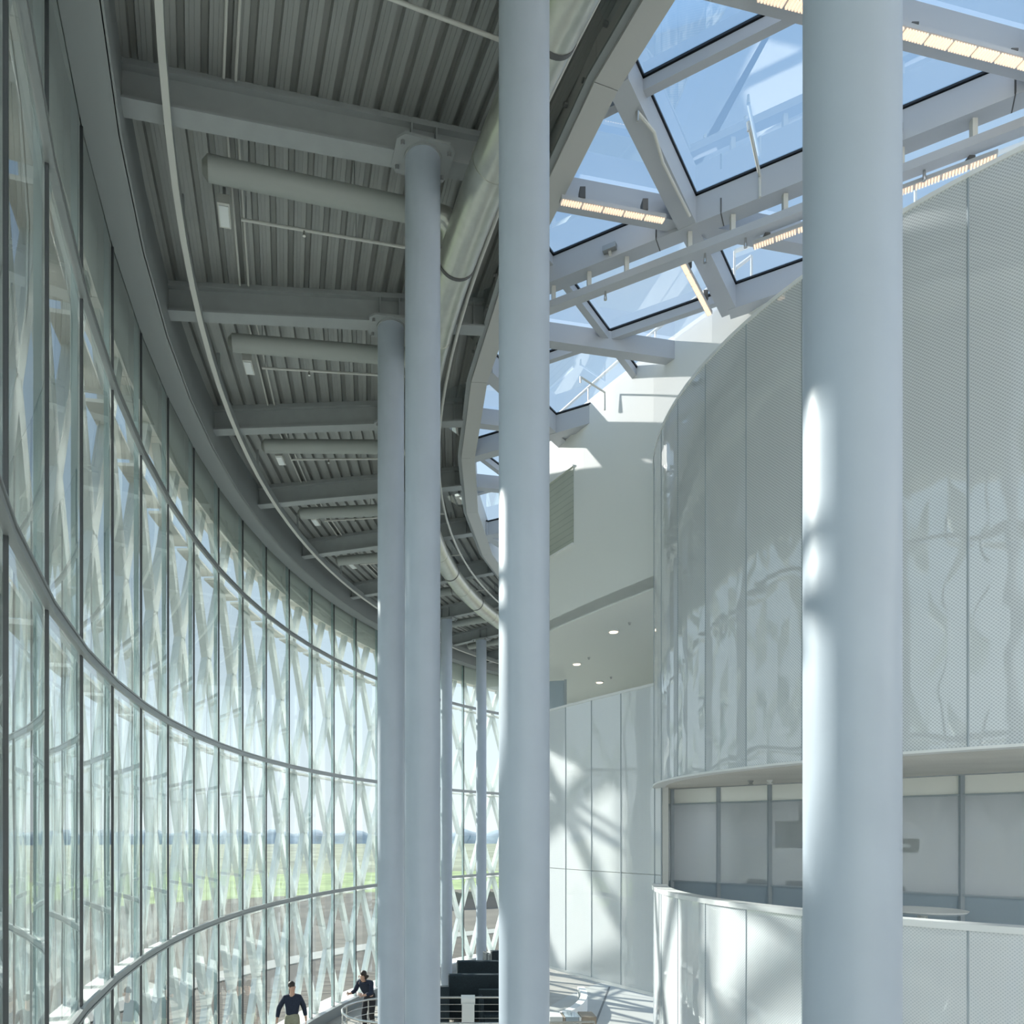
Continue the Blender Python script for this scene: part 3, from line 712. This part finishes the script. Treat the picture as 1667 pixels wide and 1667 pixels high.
# lower panel wall: separate panels with joints
wl = struct('wall_lower', (2.9, 11.9, R_(-2.45)), 'wall of tall pale glazed panels below the upper terrace')
joints_px = [894, 921, 963, 1011, 1066]
def panel_quad(a_, b_, z0, z1, th, mat, parent, name, u0=0.0):
    a_, b_ = Vector(a_), Vector(b_); d = (b_ - a_).normalized(); nv = Vector((-d.y, d.x)); e = d * 0.006
    a2, b2 = a_ + e, b_ - e; L_ = (b2 - a2).length; m = MB()
    c2, d2 = b2 + nv * th, a2 + nv * th
    m.hexa([(a2.x, a2.y, z0), (b2.x, b2.y, z0), (c2.x, c2.y, z0), (d2.x, d2.y, z0)], [(a2.x, a2.y, z1), (b2.x, b2.y, z1), (c2.x, c2.y, z1), (d2.x, d2.y, z1)])
    me = m.mesh(name); uvl = me.uv_layers.new(name='UVMap')
    for lp in me.loops:
        v = me.vertices[lp.vertex_index].co; uvl.data[lp.index].uv = (u0 + (Vector((v.x, v.y)) - a_).dot(d), v.z)
    return link(name, me, mat, parent)
WP = [(1.47, 14.66)] + [wpt((x - CXP) / F) for x in joints_px[1:]]
WP.insert(1, WALL[2]); WP.append((3.36, 11.0))
for i in range(len(WP) - 1):
    panel_quad(WP[i], WP[i + 1], R_(-2.42), R_(-0.62), .02, perf_wall, wl, 'panel', i * 1.0)
    panel_quad(WP[i], WP[i + 1], R_(-0.61), R_(2.27), .02, perf_wall, wl, 'panel', i * 1.0)
    a_ = Vector(WP[i + 1]); MB().box(a_.x - .008, a_.x + .008, a_.y - .004, a_.y + .02, R_(-2.42), R_(2.27)).build('joint', joint_m, wl)
wallstrip([tuple(p) for p in offs(WP, 0.025)], R_(-2.45), R_(2.27), .12, white_wall, wl, 'backing')
wallstrip([tuple(p) for p in offs(WP, -0.015)], R_(2.27), R_(2.31), .20, white_trim, wl, 'top_cap')
wallstrip([tuple(p) for p in offs(WP, -0.01)], R_(-2.47), R_(-2.42), .16, white_trim, wl, 'bottom_trim')

# upper terrace behind it: soffit, floor and back wall with downlights
WB = [(1.47, 14.66), (2.04, 13.48), (2.49, 12.56), (2.87, 11.86), (3.28, 11.14), (3.84, 10.25)]
c2s = struct('ceiling_terrace', (4, 14, R_(3.75)), 'pale soffit over the upper terrace')
poly = WB + [(8.5, 13.0), (9.5, 19.5), (3.6, 20.9)]
MB().prism(poly, R_(3.745), R_(3.95)).build('soffit', soffit_w, c2s)
f2 = struct('floor_terrace', (4, 14, R_(1.2)))
MB().prism([tuple(p) for p in offs(WB, 0.15)] + [(8.5, 13.0), (9.5, 19.5), (3.6, 20.9)], R_(0.95), R_(1.2)).build('slab', soffit_w, f2)
bw = struct('wall_terrace', (5, 19.5, R_(1.2)))
MB().prism([(9.5, 19.4), (3.6, 20.8), (3.6, 21.0), (9.5, 19.6)], R_(1.2), R_(3.76)).build('plaster', soffit_w, bw)
MB().prism([(8.4, 13.0), (9.4, 19.5), (9.6, 19.5), (8.6, 13.0)], R_(1.2), R_(3.76)).build('plaster', soffit_w, bw)
d1 = struct('door_1', (2.3, 17.6, R_(1.2)), 'grey glazed door on the upper terrace')
MB().prism([(2.35, 17.2), (2.95, 17.05), (2.97, 17.12), (2.37, 17.27)], R_(1.2), R_(3.6)).build('door_leaf', spandrel, d1)
MB().prism([(2.93, 17.04), (2.99, 17.03), (3.0, 17.13), (2.95, 17.14)], R_(1.2), R_(3.62)).build('door_frame', joint_m, d1)
for k, (px, py) in enumerate(((999, 1026), (939, 1079), (976, 1109))):
    Z = F * 3.76 / (Y0 - py); X = (px - CXP) / F * Z
    t = thing('downlight', ['round recessed downlight nearest the perforated drum', 'round recessed downlight deep in the terrace beside the middle column', 'round recessed downlight farthest inside the terrace soffit'][k], 'lamp', (X, Z, R_(3.74)), 'terrace downlights')
    MB().tube([(X, Z, R_(3.725)), (X, Z, R_(3.75))], .10, 20).build('trim_ring', white_trim, t)
    MB().tube([(X, Z, R_(3.716)), (X, Z, R_(3.726))], .075, 20).build('lens', lamp_m, t)
    t2 = thing('sprinkler', ['small sprinkler beside the downlight nearest the drum', 'small sprinkler beside the downlight by the middle column', 'small sprinkler beside the farthest terrace downlight'][k], 'sprinkler', (X + .15, Z - .55, R_(3.72)), 'terrace sprinklers')
    MB().tube([(X + .15, Z - .55, R_(3.70)), (X + .15, Z - .55, R_(3.762))], [.014, .035], 10).build('head', bolt_m, t2)

# ---------------------------------------------------------------- perforated drum with balcony
DCX, DCY, DR_ = 7.85, 9.50, 4.85
def dp(a, r=DR_): return (DCX - r * cos(radians(a)), DCY + r * sin(radians(a)))
DJ = [-28.4 + 8.22 * k for k in range(-5, 7)]
def arc_panel(a0, a1, z0, z1, mat, parent, name, th=.025, r=DR_, nseg=5):
    e = degrees_gap = math.degrees(.006 / r); A = [a0 + e + (a1 - a0 - 2 * e) * k / nseg for k in range(nseg + 1)]
    m = MB()
    for k in range(nseg):
        m.hexa([(*dp(A[k], r), z0), (*dp(A[k], r - th), z0), (*dp(A[k + 1], r - th), z0), (*dp(A[k + 1], r), z0)][::-1],
               [(*dp(A[k], r), z1), (*dp(A[k], r - th), z1), (*dp(A[k + 1], r - th), z1), (*dp(A[k + 1], r), z1)][::-1])
    me = m.mesh(name); uvl = me.uv_layers.new(name='UVMap')
    for lp in me.loops:
        v = me.vertices[lp.vertex_index].co; an = atan2(v.y - DCY, DCX - v.x); uvl.data[lp.index].uv = (an * r, v.z)
    return link(name, me, mat, parent)
wd_ = struct('wall_right', (DCX, DCY, R_(.7)), 'curved drum wall of tall perforated pale panels')
wp_ = struct('wall_balcony', (DCX, DCY, R_(-3)), 'curved perforated balcony parapet with pale rail cap')
for i in range(len(DJ) - 1):
    arc_panel(DJ[i], DJ[i + 1], R_(.73), R_(5.47), perf_up, wd_, 'panel')
    arc_panel(DJ[i], DJ[i + 1], R_(-3.0), R_(-.80), perf_wall, wp_, 'panel')
    for par, z0, z1 in ((wd_, .73, 5.47), (wp_, -3.0, -.80)):
        x, y = dp(DJ[i], DR_ - .005); MB().tube([(x, y, R_(z0)), (x, y, R_(z1))], .011, 8).build('joint', joint_m, par)
def arcbar(a0, a1, r0, r1, z0, z1, mat, parent, name, n=26):
    m = MB(); A = [a0 + (a1 - a0) * k / n for k in range(n + 1)]
    for k in range(n):
        m.hexa([(*dp(A[k], r1), z0), (*dp(A[k], r0), z0), (*dp(A[k + 1], r0), z0), (*dp(A[k + 1], r1), z0)][::-1],
               [(*dp(A[k], r1), z1), (*dp(A[k], r0), z1), (*dp(A[k + 1], r0), z1), (*dp(A[k + 1], r1), z1)][::-1])
    return m.build(name, mat, parent)
arcbar(DJ[0], DJ[-1], DR_ - .16, DR_ - .03, R_(.73), R_(5.46), white_wall, wd_, 'backing')
arcbar(DJ[0], DJ[-1], DR_ - .17, DR_ + .012, R_(5.47), R_(5.51), white_trim, wd_, 'top_trim')
arcbar(DJ[0], DJ[-1], DR_ - .17, DR_ + .008, R_(.705), R_(.73), white_trim, wd_, 'bottom_trim')
arcbar(DJ[0], DJ[-1], DR_ - .16, DR_ - .03, R_(-3.0), R_(-.80), white_wall, wp_, 'backing')
arcbar(DJ[0], DJ[-1], DR_ - .20, DR_ + .02, R_(-.80), R_(-.745), white_trim, wp_, 'rail_cap')
RIB0, RIB1 = Vector((3.45, 11.6)), Vector((8.9, 5.79))
arc = [dp(a, DR_ - .02) for a in DJ]
cb = struct('ceiling_balcony', (5, 8, R_(.72)), 'pale lined soffit over the balcony')
MB().prism(arc + [(3.45, 11.6), (8.9, 5.79)], R_(.715), R_(.80)).build('soffit', perf_soffit, cb)
for k, (px, py) in enumerate(((1222, 1271), (1253, 1270))):
    Z = F * .715 / (Y0 - py); X = (px - CXP) / F * Z
    t = thing('ceiling_fitting', ['small sprinkler under the balcony soffit, left one', 'small recessed spot under the balcony soffit, right of the sprinkler'][k], 'fitting', (X, Z, R_(.70)), 'balcony soffit fittings')
    MB().tube([(X, Z, R_(.67)), (X, Z, R_(.716))], [.015, .04], 10).build('head', bolt_m if k == 0 else plastic_w, t)
    MB().tube([(X, Z, R_(.66)), (X, Z, R_(.67))], .035, 10).build('deflector', bolt_m if k == 0 else plastic_w, t)
fb = struct('floor_balcony', (5, 8, R_(-1.85)))
MB().prism([dp(a, DR_ - .17) for a in DJ] + [(3.45, 11.6), (8.9, 5.79)], R_(-2.1), R_(-1.85)).build('slab', white_trim, fb)
# drum roof (the room above the balcony), closed with white slab
MB().prism([dp(a, DR_ - .17) for a in DJ] + [(3.3, 11.15), (4.3, 9.7), (9.0, 6.9)], R_(5.30), R_(5.40)).build('drum_roof', white_wall, wd_)

# ribbon window behind the balcony
wr = struct('window_4', (5.5, 9.3, R_(-1.85)), 'ribbon of glazed office panes behind the balcony')
dR = (RIB1 - RIB0).normalized(); nR = Vector((-dR.y, dR.x))
LR = (RIB1 - RIB0).length; st = 0.296
s = st; pos = [0.0]
while s < LR: pos.append(s); s += 0.7475
for i in range(len(pos) - 1):
    a_, b_ = RIB0 + dR * pos[i], RIB0 + dR * pos[i + 1]
    panel_quad(a_, b_, R_(.47), R_(.70), .02, frit, wr, 'upper_band')
    panel_quad(a_, b_, R_(-1.85), R_(-.72), .02, spandrel, wr, 'lower_band')
    g = MB().add([(a_.x, a_.y, R_(-.72)), (b_.x, b_.y, R_(-.72)), (b_.x, b_.y, R_(.47)), (a_.x, a_.y, R_(.47))], [(0, 1, 2, 3)]).build('pane', ribbon_glass, wr)
    m_ = b_ - nR * .015
    MB().bar((m_.x, m_.y, R_(-1.85)), (m_.x, m_.y, R_(.70)), .035, .05).build('mullion', joint_m, wr)
for z in (-.72, .47):
    a_, b_ = RIB0 - nR * .012, RIB1 - nR * .012
    MB().bar((a_.x, a_.y, R_(z)), (b_.x, b_.y, R_(z)), .03, .02).build('transom', joint_m, wr)

# office behind the ribbon
of = struct('wall_office', (8, 11, R_(-1.85)), 'dim office room seen through the ribbon window')
o0, o1 = RIB0 + nR * 3.2, RIB1 + nR * 3.2
MB().prism([tuple(o0), tuple(o1), tuple(o1 + nR * .1), tuple(o0 + nR * .1)], R_(-1.85), R_(.72)).build('back_wall', inner_dim, of)
MB().prism([tuple(RIB0 + nR * .1), tuple(RIB1 + nR * .1), tuple(o1), tuple(o0)], R_(-2.0), R_(-1.85)).build('slab', inner_floor, struct('floor_office', (8, 11, R_(-2))))
MB().prism([tuple(RIB0 + nR * .1), tuple(RIB1 + nR * .1), tuple(o1), tuple(o0)], R_(.715), R_(.80)).build('slab', inner_dim, struct('ceiling_office', (8, 11, R_(.7))))
e0, e1 = RIB0 + nR * .1, RIB0 + nR * 3.2
MB().prism([tuple(e0), tuple(e1), tuple(e1 - dR * .1), tuple(e0 - dR * .1)], R_(-1.85), R_(.72)).build('end_wall', inner_dim, of)
e0, e1 = RIB1 + nR * .1, RIB1 + nR * 3.2
MB().prism([tuple(e0), tuple(e1), tuple(e1 + dR * .1), tuple(e0 + dR * .1)], R_(-1.85), R_(.72)).build('end_wall', inner_dim, of)
office_fill_glow = emit('office_fill', (0.95, 0.98, 1.0), 9.0)  # glowing ceiling panels added only to brighten the room behind the ribbon glass
for k_, s_ in enumerate((1.3, 3.0, 4.8, 6.6)):
    c0, c1 = RIB0 + dR * (s_ - .6) + nR * 1.7, RIB0 + dR * (s_ + .6) + nR * 1.7
    t = thing('office_fill_panel', 'flat glowing panel added to brighten the office behind the ribbon glass, %s from the white wall' % ('first', 'second', 'third', 'fourth')[k_], 'lamp', ((c0.x + c1.x) / 2, (c0.y + c1.y) / 2, R_(.66)), 'added office fill panels')
    MB().bar((c0.x, c0.y, R_(.695)), (c1.x, c1.y, R_(.695)), .34, .035).build('housing', plastic_w, t)
    MB().bar((c0.x, c0.y, R_(.672)), (c1.x, c1.y, R_(.672)), .28, .01).build('diffuser', office_fill_glow, t)
def along(s_, dpt): return RIB0 + dR * s_ + nR * dpt
p = along(1.75, 1.2)
t = thing('wall_screen', 'dark hanging screen inside the office behind the ribbon glass', 'screen', (p.x, p.y, R_(-.1)))
MB().bar((p.x - .28, p.y + .22, R_(.0)), (p.x + .28, p.y - .22, R_(.0)), .05, .42).build('panel', dark_item, t)
MB().bar((p.x, p.y, R_(.2)), (p.x, p.y, R_(.70)), .04, .04).build('pole', dark_item, t)
p = along(2.75, 1.6)
t = thing('office_sign', 'dark wall sign inside the office behind the ribbon glass', 'sign', (p.x, p.y, R_(-.25)))
MB().bar((p.x - .32, p.y + .33, R_(-.16)), (p.x + .32, p.y - .33, R_(-.16)), .03, .20).build('board', dark_item, t)
for q in (-.2, .0, .2):
    MB().bar((p.x + q - .05 - .012, p.y - q + .05 - .012, R_(-.16)), (p.x + q + .05 - .012, p.y - q - .05 - .012, R_(-.16)), .012, .05).build('lettering', frit, t)
for k, (s_, w_) in enumerate(((1.3, .3), (1.9, .34), (2.5, .26), (3.1, .34))):
    p = along(s_, .7)
    t = thing('monitor', ['dark desk monitor inside the office nearest the drum edge', 'dark desk monitor below the hanging screen', 'dark desk monitor between the hanging screen and the wall sign', 'dark desk monitor just left of the nearest column'][k], 'monitor', (p.x, p.y, R_(-1.1)), 'office monitors')
    MB().bar((p.x - w_ / 2 * dR.x, p.y - w_ / 2 * dR.y, R_(-.80)), (p.x + w_ / 2 * dR.x, p.y + w_ / 2 * dR.y, R_(-.80)), .03, .24).build('screen', dark_item, t)
    MB().bar((p.x, p.y, R_(-1.05)), (p.x, p.y, R_(-.9)), .04, .04).build('stand', dark_item, t)
p0_, p1_ = along(.9, .85), along(5.5, .85)
t = thing('desk', 'long pale office desk behind the ribbon glass', 'desk', (p0_.x, p0_.y, R_(-1.85)))
MB().bar((p0_.x, p0_.y, R_(-1.07)), (p1_.x, p1_.y, R_(-1.07)), .6, .04).build('worktop', frit, t)
for s_ in (.95, 2.4, 3.9, 5.4):
    p = along(s_, .85); MB().bar((p.x, p.y, R_(-1.85)), (p.x, p.y, R_(-1.09)), .05, .5).build('leg', dark_item, t)

# round table on the balcony
tz = -.83; Zt = F * .83 / 122.0; Xt = (1502 - CXP) / F * Zt
t = thing('round_table', 'round pale bar table on the balcony behind the parapet', 'table', (Xt, Zt, R_(-1.85)))
tp = MB().tube([(Xt, Zt, R_(-.845)), (Xt, Zt, R_(-.83))], [.41, .425], 40).build('top', white_trim, t, True)
MB().tube([(Xt, Zt, R_(-.86)), (Xt, Zt, R_(-.845))], .40, 40).build('edge_band', joint_m, tp, True)
MB().tube([(Xt, Zt, R_(-1.82)), (Xt, Zt, R_(-.86))], .05, 20).build('pedestal', soffit_w, t, True)
MB().tube([(Xt, Zt, R_(-1.85)), (Xt, Zt, R_(-1.82))], .24, 30).build('foot', steel, t, True)

# ---------------------------------------------------------------- back of the hall, behind the camera
wb = struct('wall_back', (6, -9, 0))
MB().box(-4, 16, -9.3, -9.0, 0, R_(7.5)).build('plaster', white_wall, wb)
MB().box(15.7, 16, -9.0, 7.0, 0, R_(7.5)).build('plaster', white_wall, wb)
MB().box(9.0, 16, 4.9, 5.2, R_(-5.15), R_(7.3)).build('plaster', white_wall, wb)

# ---------------------------------------------------------------- hall floor things
# guard rail around the stair opening
gp = [(3.4, 15.95), (2.0, 15.85), (0.8, 15.82), (-.3, 15.84)]
for k in range(0, 11):
    an = radians(-90 - 18 * k); gp.append((-1.0 + 1.26 * cos(an), 17.10 + 1.26 * sin(an)))
gp += [(0.2, 18.36), (.85, 18.36), (1.5, 18.36), (2.3, 18.36)]
railing(gp, 0.0, 1.05, 'polished steel guard rail curving round the stair opening', 5, None, .016, steel, 'guard_rail')
t = thing('waste_bin', 'white plastic bin hung at the steel guard rail', 'bin', (.73, 18.1, 0))
MB().box(.58, .88, 17.95, 18.22, .40, .98).build('body', plastic_w, t)
MB().tube([(.56, 18.10, 1.05), (.90, 18.10, 1.05)], .12, 18).build('lid', plastic_w, t, True)
MB().box(.68, .78, 18.0, 18.14, 0, .40).build('post', steel, t)

def booth(loc, rz, wdt, dpt, ht, lab):
    t = thing('booth', lab, 'sofa', (*loc, 0), 'dark high-backed booths'); M_ = Matrix.Translation((*loc, 0)) @ Matrix.Rotation(rz, 4, 'Z')
    def part(name, b, mat, bev=.04):
        m = MB().box(*b); m.v = [tuple(M_ @ Vector(v)) for v in m.v]; o = m.build(name, mat, t)
        md = o.modifiers.new('bevel', 'BEVEL'); md.width = bev; md.segments = 3; return o
    part('seat', (-wdt / 2 + .1, wdt / 2 - .1, -dpt / 2, dpt / 2 - .15, .12, .46), sofa_m)
    part('backrest', (-wdt / 2, wdt / 2, dpt / 2 - .16, dpt / 2, .08, ht), sofa_m)
    part('piping', (-wdt / 2, wdt / 2, dpt / 2 - .165, dpt / 2 - .15, ht - .012, ht + .006), sofa_p, .004)
    for s in (-1, 1):
        x0, x1 = sorted((s * (wdt / 2 - .10), s * wdt / 2))
        part('side', (x0, x1, -dpt / 2, dpt / 2 - .16, .08, ht - .12), sofa_m)
    for s in (-1, 1):
        for u in (-1, 1): part('foot', (s * (wdt / 2 - .12) - .03, s * (wdt / 2 - .12) + .03, u * (dpt / 2 - .1) - .03, u * (dpt / 2 - .1) + .03, 0, .09), steel, .005)
booth((1.05, 20.35), pi, 1.55, .85, 1.32, 'wide dark teal booth right behind the guard rail')
booth((1.30, 21.9), pi, 1.5, .85, 1.42, 'dark teal booth with rounded back between the two slim columns')
booth((1.50, 19.35), 0, .85, .75, 1.0, 'low dark teal armchair in front of the wide booth')
booth((2.15, 23.9), pi + .3, 1.2, .85, 1.42, 'dark booth farthest back, by the middle column')
booth((-.05, 19.5), pi + .2, .55, .75, 1.15, 'narrow dark chair at the foot of the left slim column')

# pale curved kerb, and panels standing in for the opening to the level below
t = thing('curved_kerb', 'pale curved low kerb on the floor below the panel wall', 'kerb', (3.4, 19.8, 0))
P = [(-1.0 + 5.4 * cos(radians(t_)), 22.6 + 5.4 * sin(radians(t_))) for t_ in range(-48, 1, 3)]
MB().sweep([(x, y, 0.02) for x, y in P], [(-.10, 0), (.10, 0), (.10, .42), (-.10, .42)]).build('kerb_body', white_wall, t)
t = thing('opening_panels', 'low glazed and brown panels standing in for the floor opening under the panel wall', 'panels', (3.0, 16.6, 0))
for k, (u, w_, mt) in enumerate(((0, .3, inner_dim), (.3, .06, brown_m), (.36, .3, spandrel), (.66, .06, white_trim), (.72, .34, brown_m))):
    MB().box(2.5 + u, 2.5 + u + w_ - .01, 16.4, 16.9, .0, 1.05 - .02 * (k % 2)).build('door_panel', mt, t)
MB().box(2.75, 3.55, 16.36, 16.39, .72, .78).build('white_bar', white_trim, t)

# ---------------------------------------------------------------- people
def skin_mesh(verts, edges, root, sub=2):
    me = bpy.data.meshes.new('tmp'); me.from_pydata([v[:3] for v in verts], edges, []); o = bpy.data.objects.new('tmp', me); COL.objects.link(o)
    o.modifiers.new('s', 'SKIN'); m2 = o.modifiers.new('u', 'SUBSURF'); m2.levels = sub; m2.render_levels = sub
    sv = me.skin_vertices[0].data if me.skin_vertices else None
    if sv is None:
        bm = bmesh.new(); bm.from_mesh(me); bm.verts.layers.skin.verify(); bm.to_mesh(me); bm.free(); sv = me.skin_vertices[0].data
    for i, v in enumerate(verts):
        r = v[3]; sv[i].radius = r if isinstance(r, tuple) else (r, r); sv[i].use_root = (i == root)
    dg_ = bpy.context.evaluated_depsgraph_get(); ev = o.evaluated_get(dg_); out = bpy.data.meshes.new_from_object(ev)
    bpy.data.objects.remove(o); out.materials.clear()
    for p in out.polygons: p.use_smooth = True
    return out
def add_to(me, mb):
    bm = bmesh.new(); bm.from_mesh(me); o = len(bm.verts); vs = [bm.verts.new(v) for v in mb.v]
    for f in mb.f:
        try: bm.faces.new([vs[i] for i in f]).smooth = True
        except ValueError: pass
    bm.to_mesh(me); bm.free(); return me
def person(name, label, loc, yaw, J, top_m, leg_m, hair_long):
    """J: joint dict in body axes (x = the person's left, y = behind, z up); faces -y before yaw"""
    t = thing(name, label, 'person', loc); M_ = Matrix.Translation(loc) @ Matrix.Rotation(yaw, 4, 'Z')
    g = lambda k: J[k]
    V = [(*g('pelvis'), (.115, .09)), (*g('waist'), (.105, .08)), (*g('chest'), (.115, .085)), (*g('neck'), .058), (*g('jaw'), (.062, .075)), (*g('crown'), (.074, .088))]
    E = [(0, 1), (1, 2), (2, 3), (3, 4), (4, 5)]
    for s in ('l', 'r'):
        b = len(V); V += [(*g('sh' + s), .048), (*g('el' + s), .040), (*g('wr' + s), .030), (*g('ha' + s), (.040, .022))]
        E += [(2, b), (b, b + 1), (b + 1, b + 2), (b + 2, b + 3)]
        b = len(V); V += [(*g('hi' + s), .090), (*g('kn' + s), .060), (*g('an' + s), .040), (*g('to' + s), (.045, .035))]
        E += [(0, b), (b, b + 1), (b + 1, b + 2), (b + 2, b + 3)]
    me = skin_mesh(V, E, 0)
    fx = MB(); c = (Vector(g('jaw')) + Vector(g('crown'))) / 2
    hd = J.get('look', 0.0); rot = Matrix.Rotation(hd, 3, 'Z')
    P = lambda x, y, z: tuple(c + rot @ Vector((x, y, z)))
    fx.ball(P(0, -.095, -.015), .014, .020, .026, 8, 6)                    # nose
    for s in (-1, 1):
        fx.ball(P(.033 * s, -.082, .012), .012, .008, .008, 8, 6)           # eyes
        fx.ball(P(.080 * s, .0, -.005), .010, .022, .032, 8, 6)             # ears
    fx.ball(P(0, -.085, -.062), .026, .010, .007, 8, 6)                    # mouth
    for s in ('l', 'r'):
        h = Vector(g('ha' + s)); wr = Vector(g('wr' + s)); d = (h - wr).normalized(); side = Vector((1, 0, 0)) if s == 'r' else Vector((-1, 0, 0))
        perp = d.cross(Vector((1, 0, 0))).normalized()
        for k in range(4):
            b0 = h + d * .03 + perp * (.012 * (k - 1.5) * 2) * .8; ln = (.075, .085, .080, .062)[k]
            fx.tube([b0 - d * .02, b0 + d * ln * .5, b0 + d * ln * .8 + side * .02, b0 + d * ln * .9 + side * .04], [.010, .009, .008, .006], 6)
        b0 = h - d * .01 + perp * -.035; fx.tube([b0, b0 + d * .03 - perp * .025, b0 + d * .06 - perp * .028 + side * .01], [.012, .010, .008], 6)
    add_to(me, fx); me.transform(M_); link('body', me, skin_m, t)
    # clothes
    V = [(*g('pelvis'), (.150, .115)), (*g('waist'), (.160, .120)), (*g('chest'), (.182, .130)), (*(Vector(g('neck')) - Vector((0, 0, .02))), .070)]
    E = [(0, 1), (1, 2), (2, 3)]
    for s in ('l', 'r'):
        b = len(V); V += [(*g('sh' + s), .080), (*g('el' + s), .062), (*(Vector(g('wr' + s)).lerp(Vector(g('el' + s)), .12)), .046)]
        E += [(2, b), (b, b + 1), (b + 1, b + 2)]
    me = skin_mesh(V, E, 0); me.transform(M_); link('sweater', me, top_m, t)
    V = [(*g('waist'), (.140, .105)), (*g('pelvis'), (.156, .122))]; E = [(0, 1)]
    for s in ('l', 'r'):
        b = len(V); V += [(*g('hi' + s), .105), (*g('kn' + s), .078), (*(Vector(g('an' + s)) + Vector((0, 0, .03))), .062)]
        E += [(1, b), (b, b + 1), (b + 1, b + 2)]
    me = skin_mesh(V, E, 1); me.transform(M_); link('trousers', me, leg_m, t)
    for s in ('l', 'r'):
        a_, b_ = Vector(g('an' + s)), Vector(g('to' + s)); m = MB(); m.tube([(a_.x, a_.y + .05, .05), (a_.x, a_.y - .02, .055), (b_.x, b_.y, .04), (b_.x, b_.y - .07, .035)], [.045, .052, .046, .028], 12)
        me = m.mesh('shoe', True); me.transform(M_); link('shoe', me, shoe_m, t)
    m = MB(); m.ball(P(0, .030, .060), .084, .092, .084, 16, 10)
    if hair_long: m.ball(P(0, .075, -.03), .060, .050, .075, 12, 8); m.ball(P(0, .13, -.02), .035, .05, .04, 10, 6)
    me = m.mesh('hair', True); me.transform(M_); link('hair', me, hair_m, t)
    return t
J1 = dict(pelvis=(0, 0, .96), waist=(0, -.01, 1.10), chest=(0, -.03, 1.33), neck=(0, -.035, 1.52), jaw=(.0, -.05, 1.60), crown=(0, -.04, 1.70),
          shl=(.17, -.03, 1.41), ell=(.27, .05, 1.16), wrl=(.31, -.02, .93), hal=(.31, -.05, .86),
          shr=(-.17, -.03, 1.41), elr=(-.30, .02, 1.17), wrr=(-.34, -.12, .95), har=(-.34, -.16, .89),
          hil=(.09, -.03, .90), knl=(.10, -.14, .50), anl=(.10, -.02, .10), tol=(.10, -.16, .04),
          hir=(-.09, .03, .90), knr=(-.10, .05, .50), anr=(-.10, .24, .13), tor=(-.10, .12, .05), look=radians(35))
person('person', 'person in navy sweater and khaki trousers walking beside the glass wall', (-3.36, 16.75, 0), radians(12), J1, navy, khaki, False)
J2 = dict(pelvis=(0, .12, .93), waist=(0, .06, 1.07), chest=(0, -.10, 1.25), neck=(0, -.20, 1.40), jaw=(0, -.25, 1.47), crown=(0, -.24, 1.57),
          shl=(.18, -.12, 1.33), ell=(.24, -.20, 1.10), wrl=(.14, -.38, 1.06), hal=(.10, -.43, 1.08),
          shr=(-.18, -.12, 1.33), elr=(-.26, -.18, 1.10), wrr=(-.30, -.36, 1.06), har=(-.31, -.42, 1.08),
          hil=(.09, .12, .88), knl=(.10, .04, .48), anl=(.10, .14, .10), tol=(.10, .0, .04),
          hir=(-.09, .12, .88), knr=(-.10, .0, .48), anr=(-.10, .06, .10), tor=(-.10, -.08, .04), look=radians(-45))
person('person', 'person in dark navy jacket leaning on the curved guard rail', (-1.85, 18.95, 0), radians(-25), J2, navy, black_c, True)
t = thing('carry_bag', 'small dark bag held by the walking person', 'bag', (-3.72, 16.55, .55))
MB().box(-3.79, -3.70, 16.40, 16.66, .46, .72).build('pouch', black_c, t)
MB().tube([(-3.745, 16.44, .72), (-3.74, 16.5, .84), (-3.74, 16.58, .84), (-3.745, 16.62, .72)], .008, 8).build('handle', shoe_m, t)
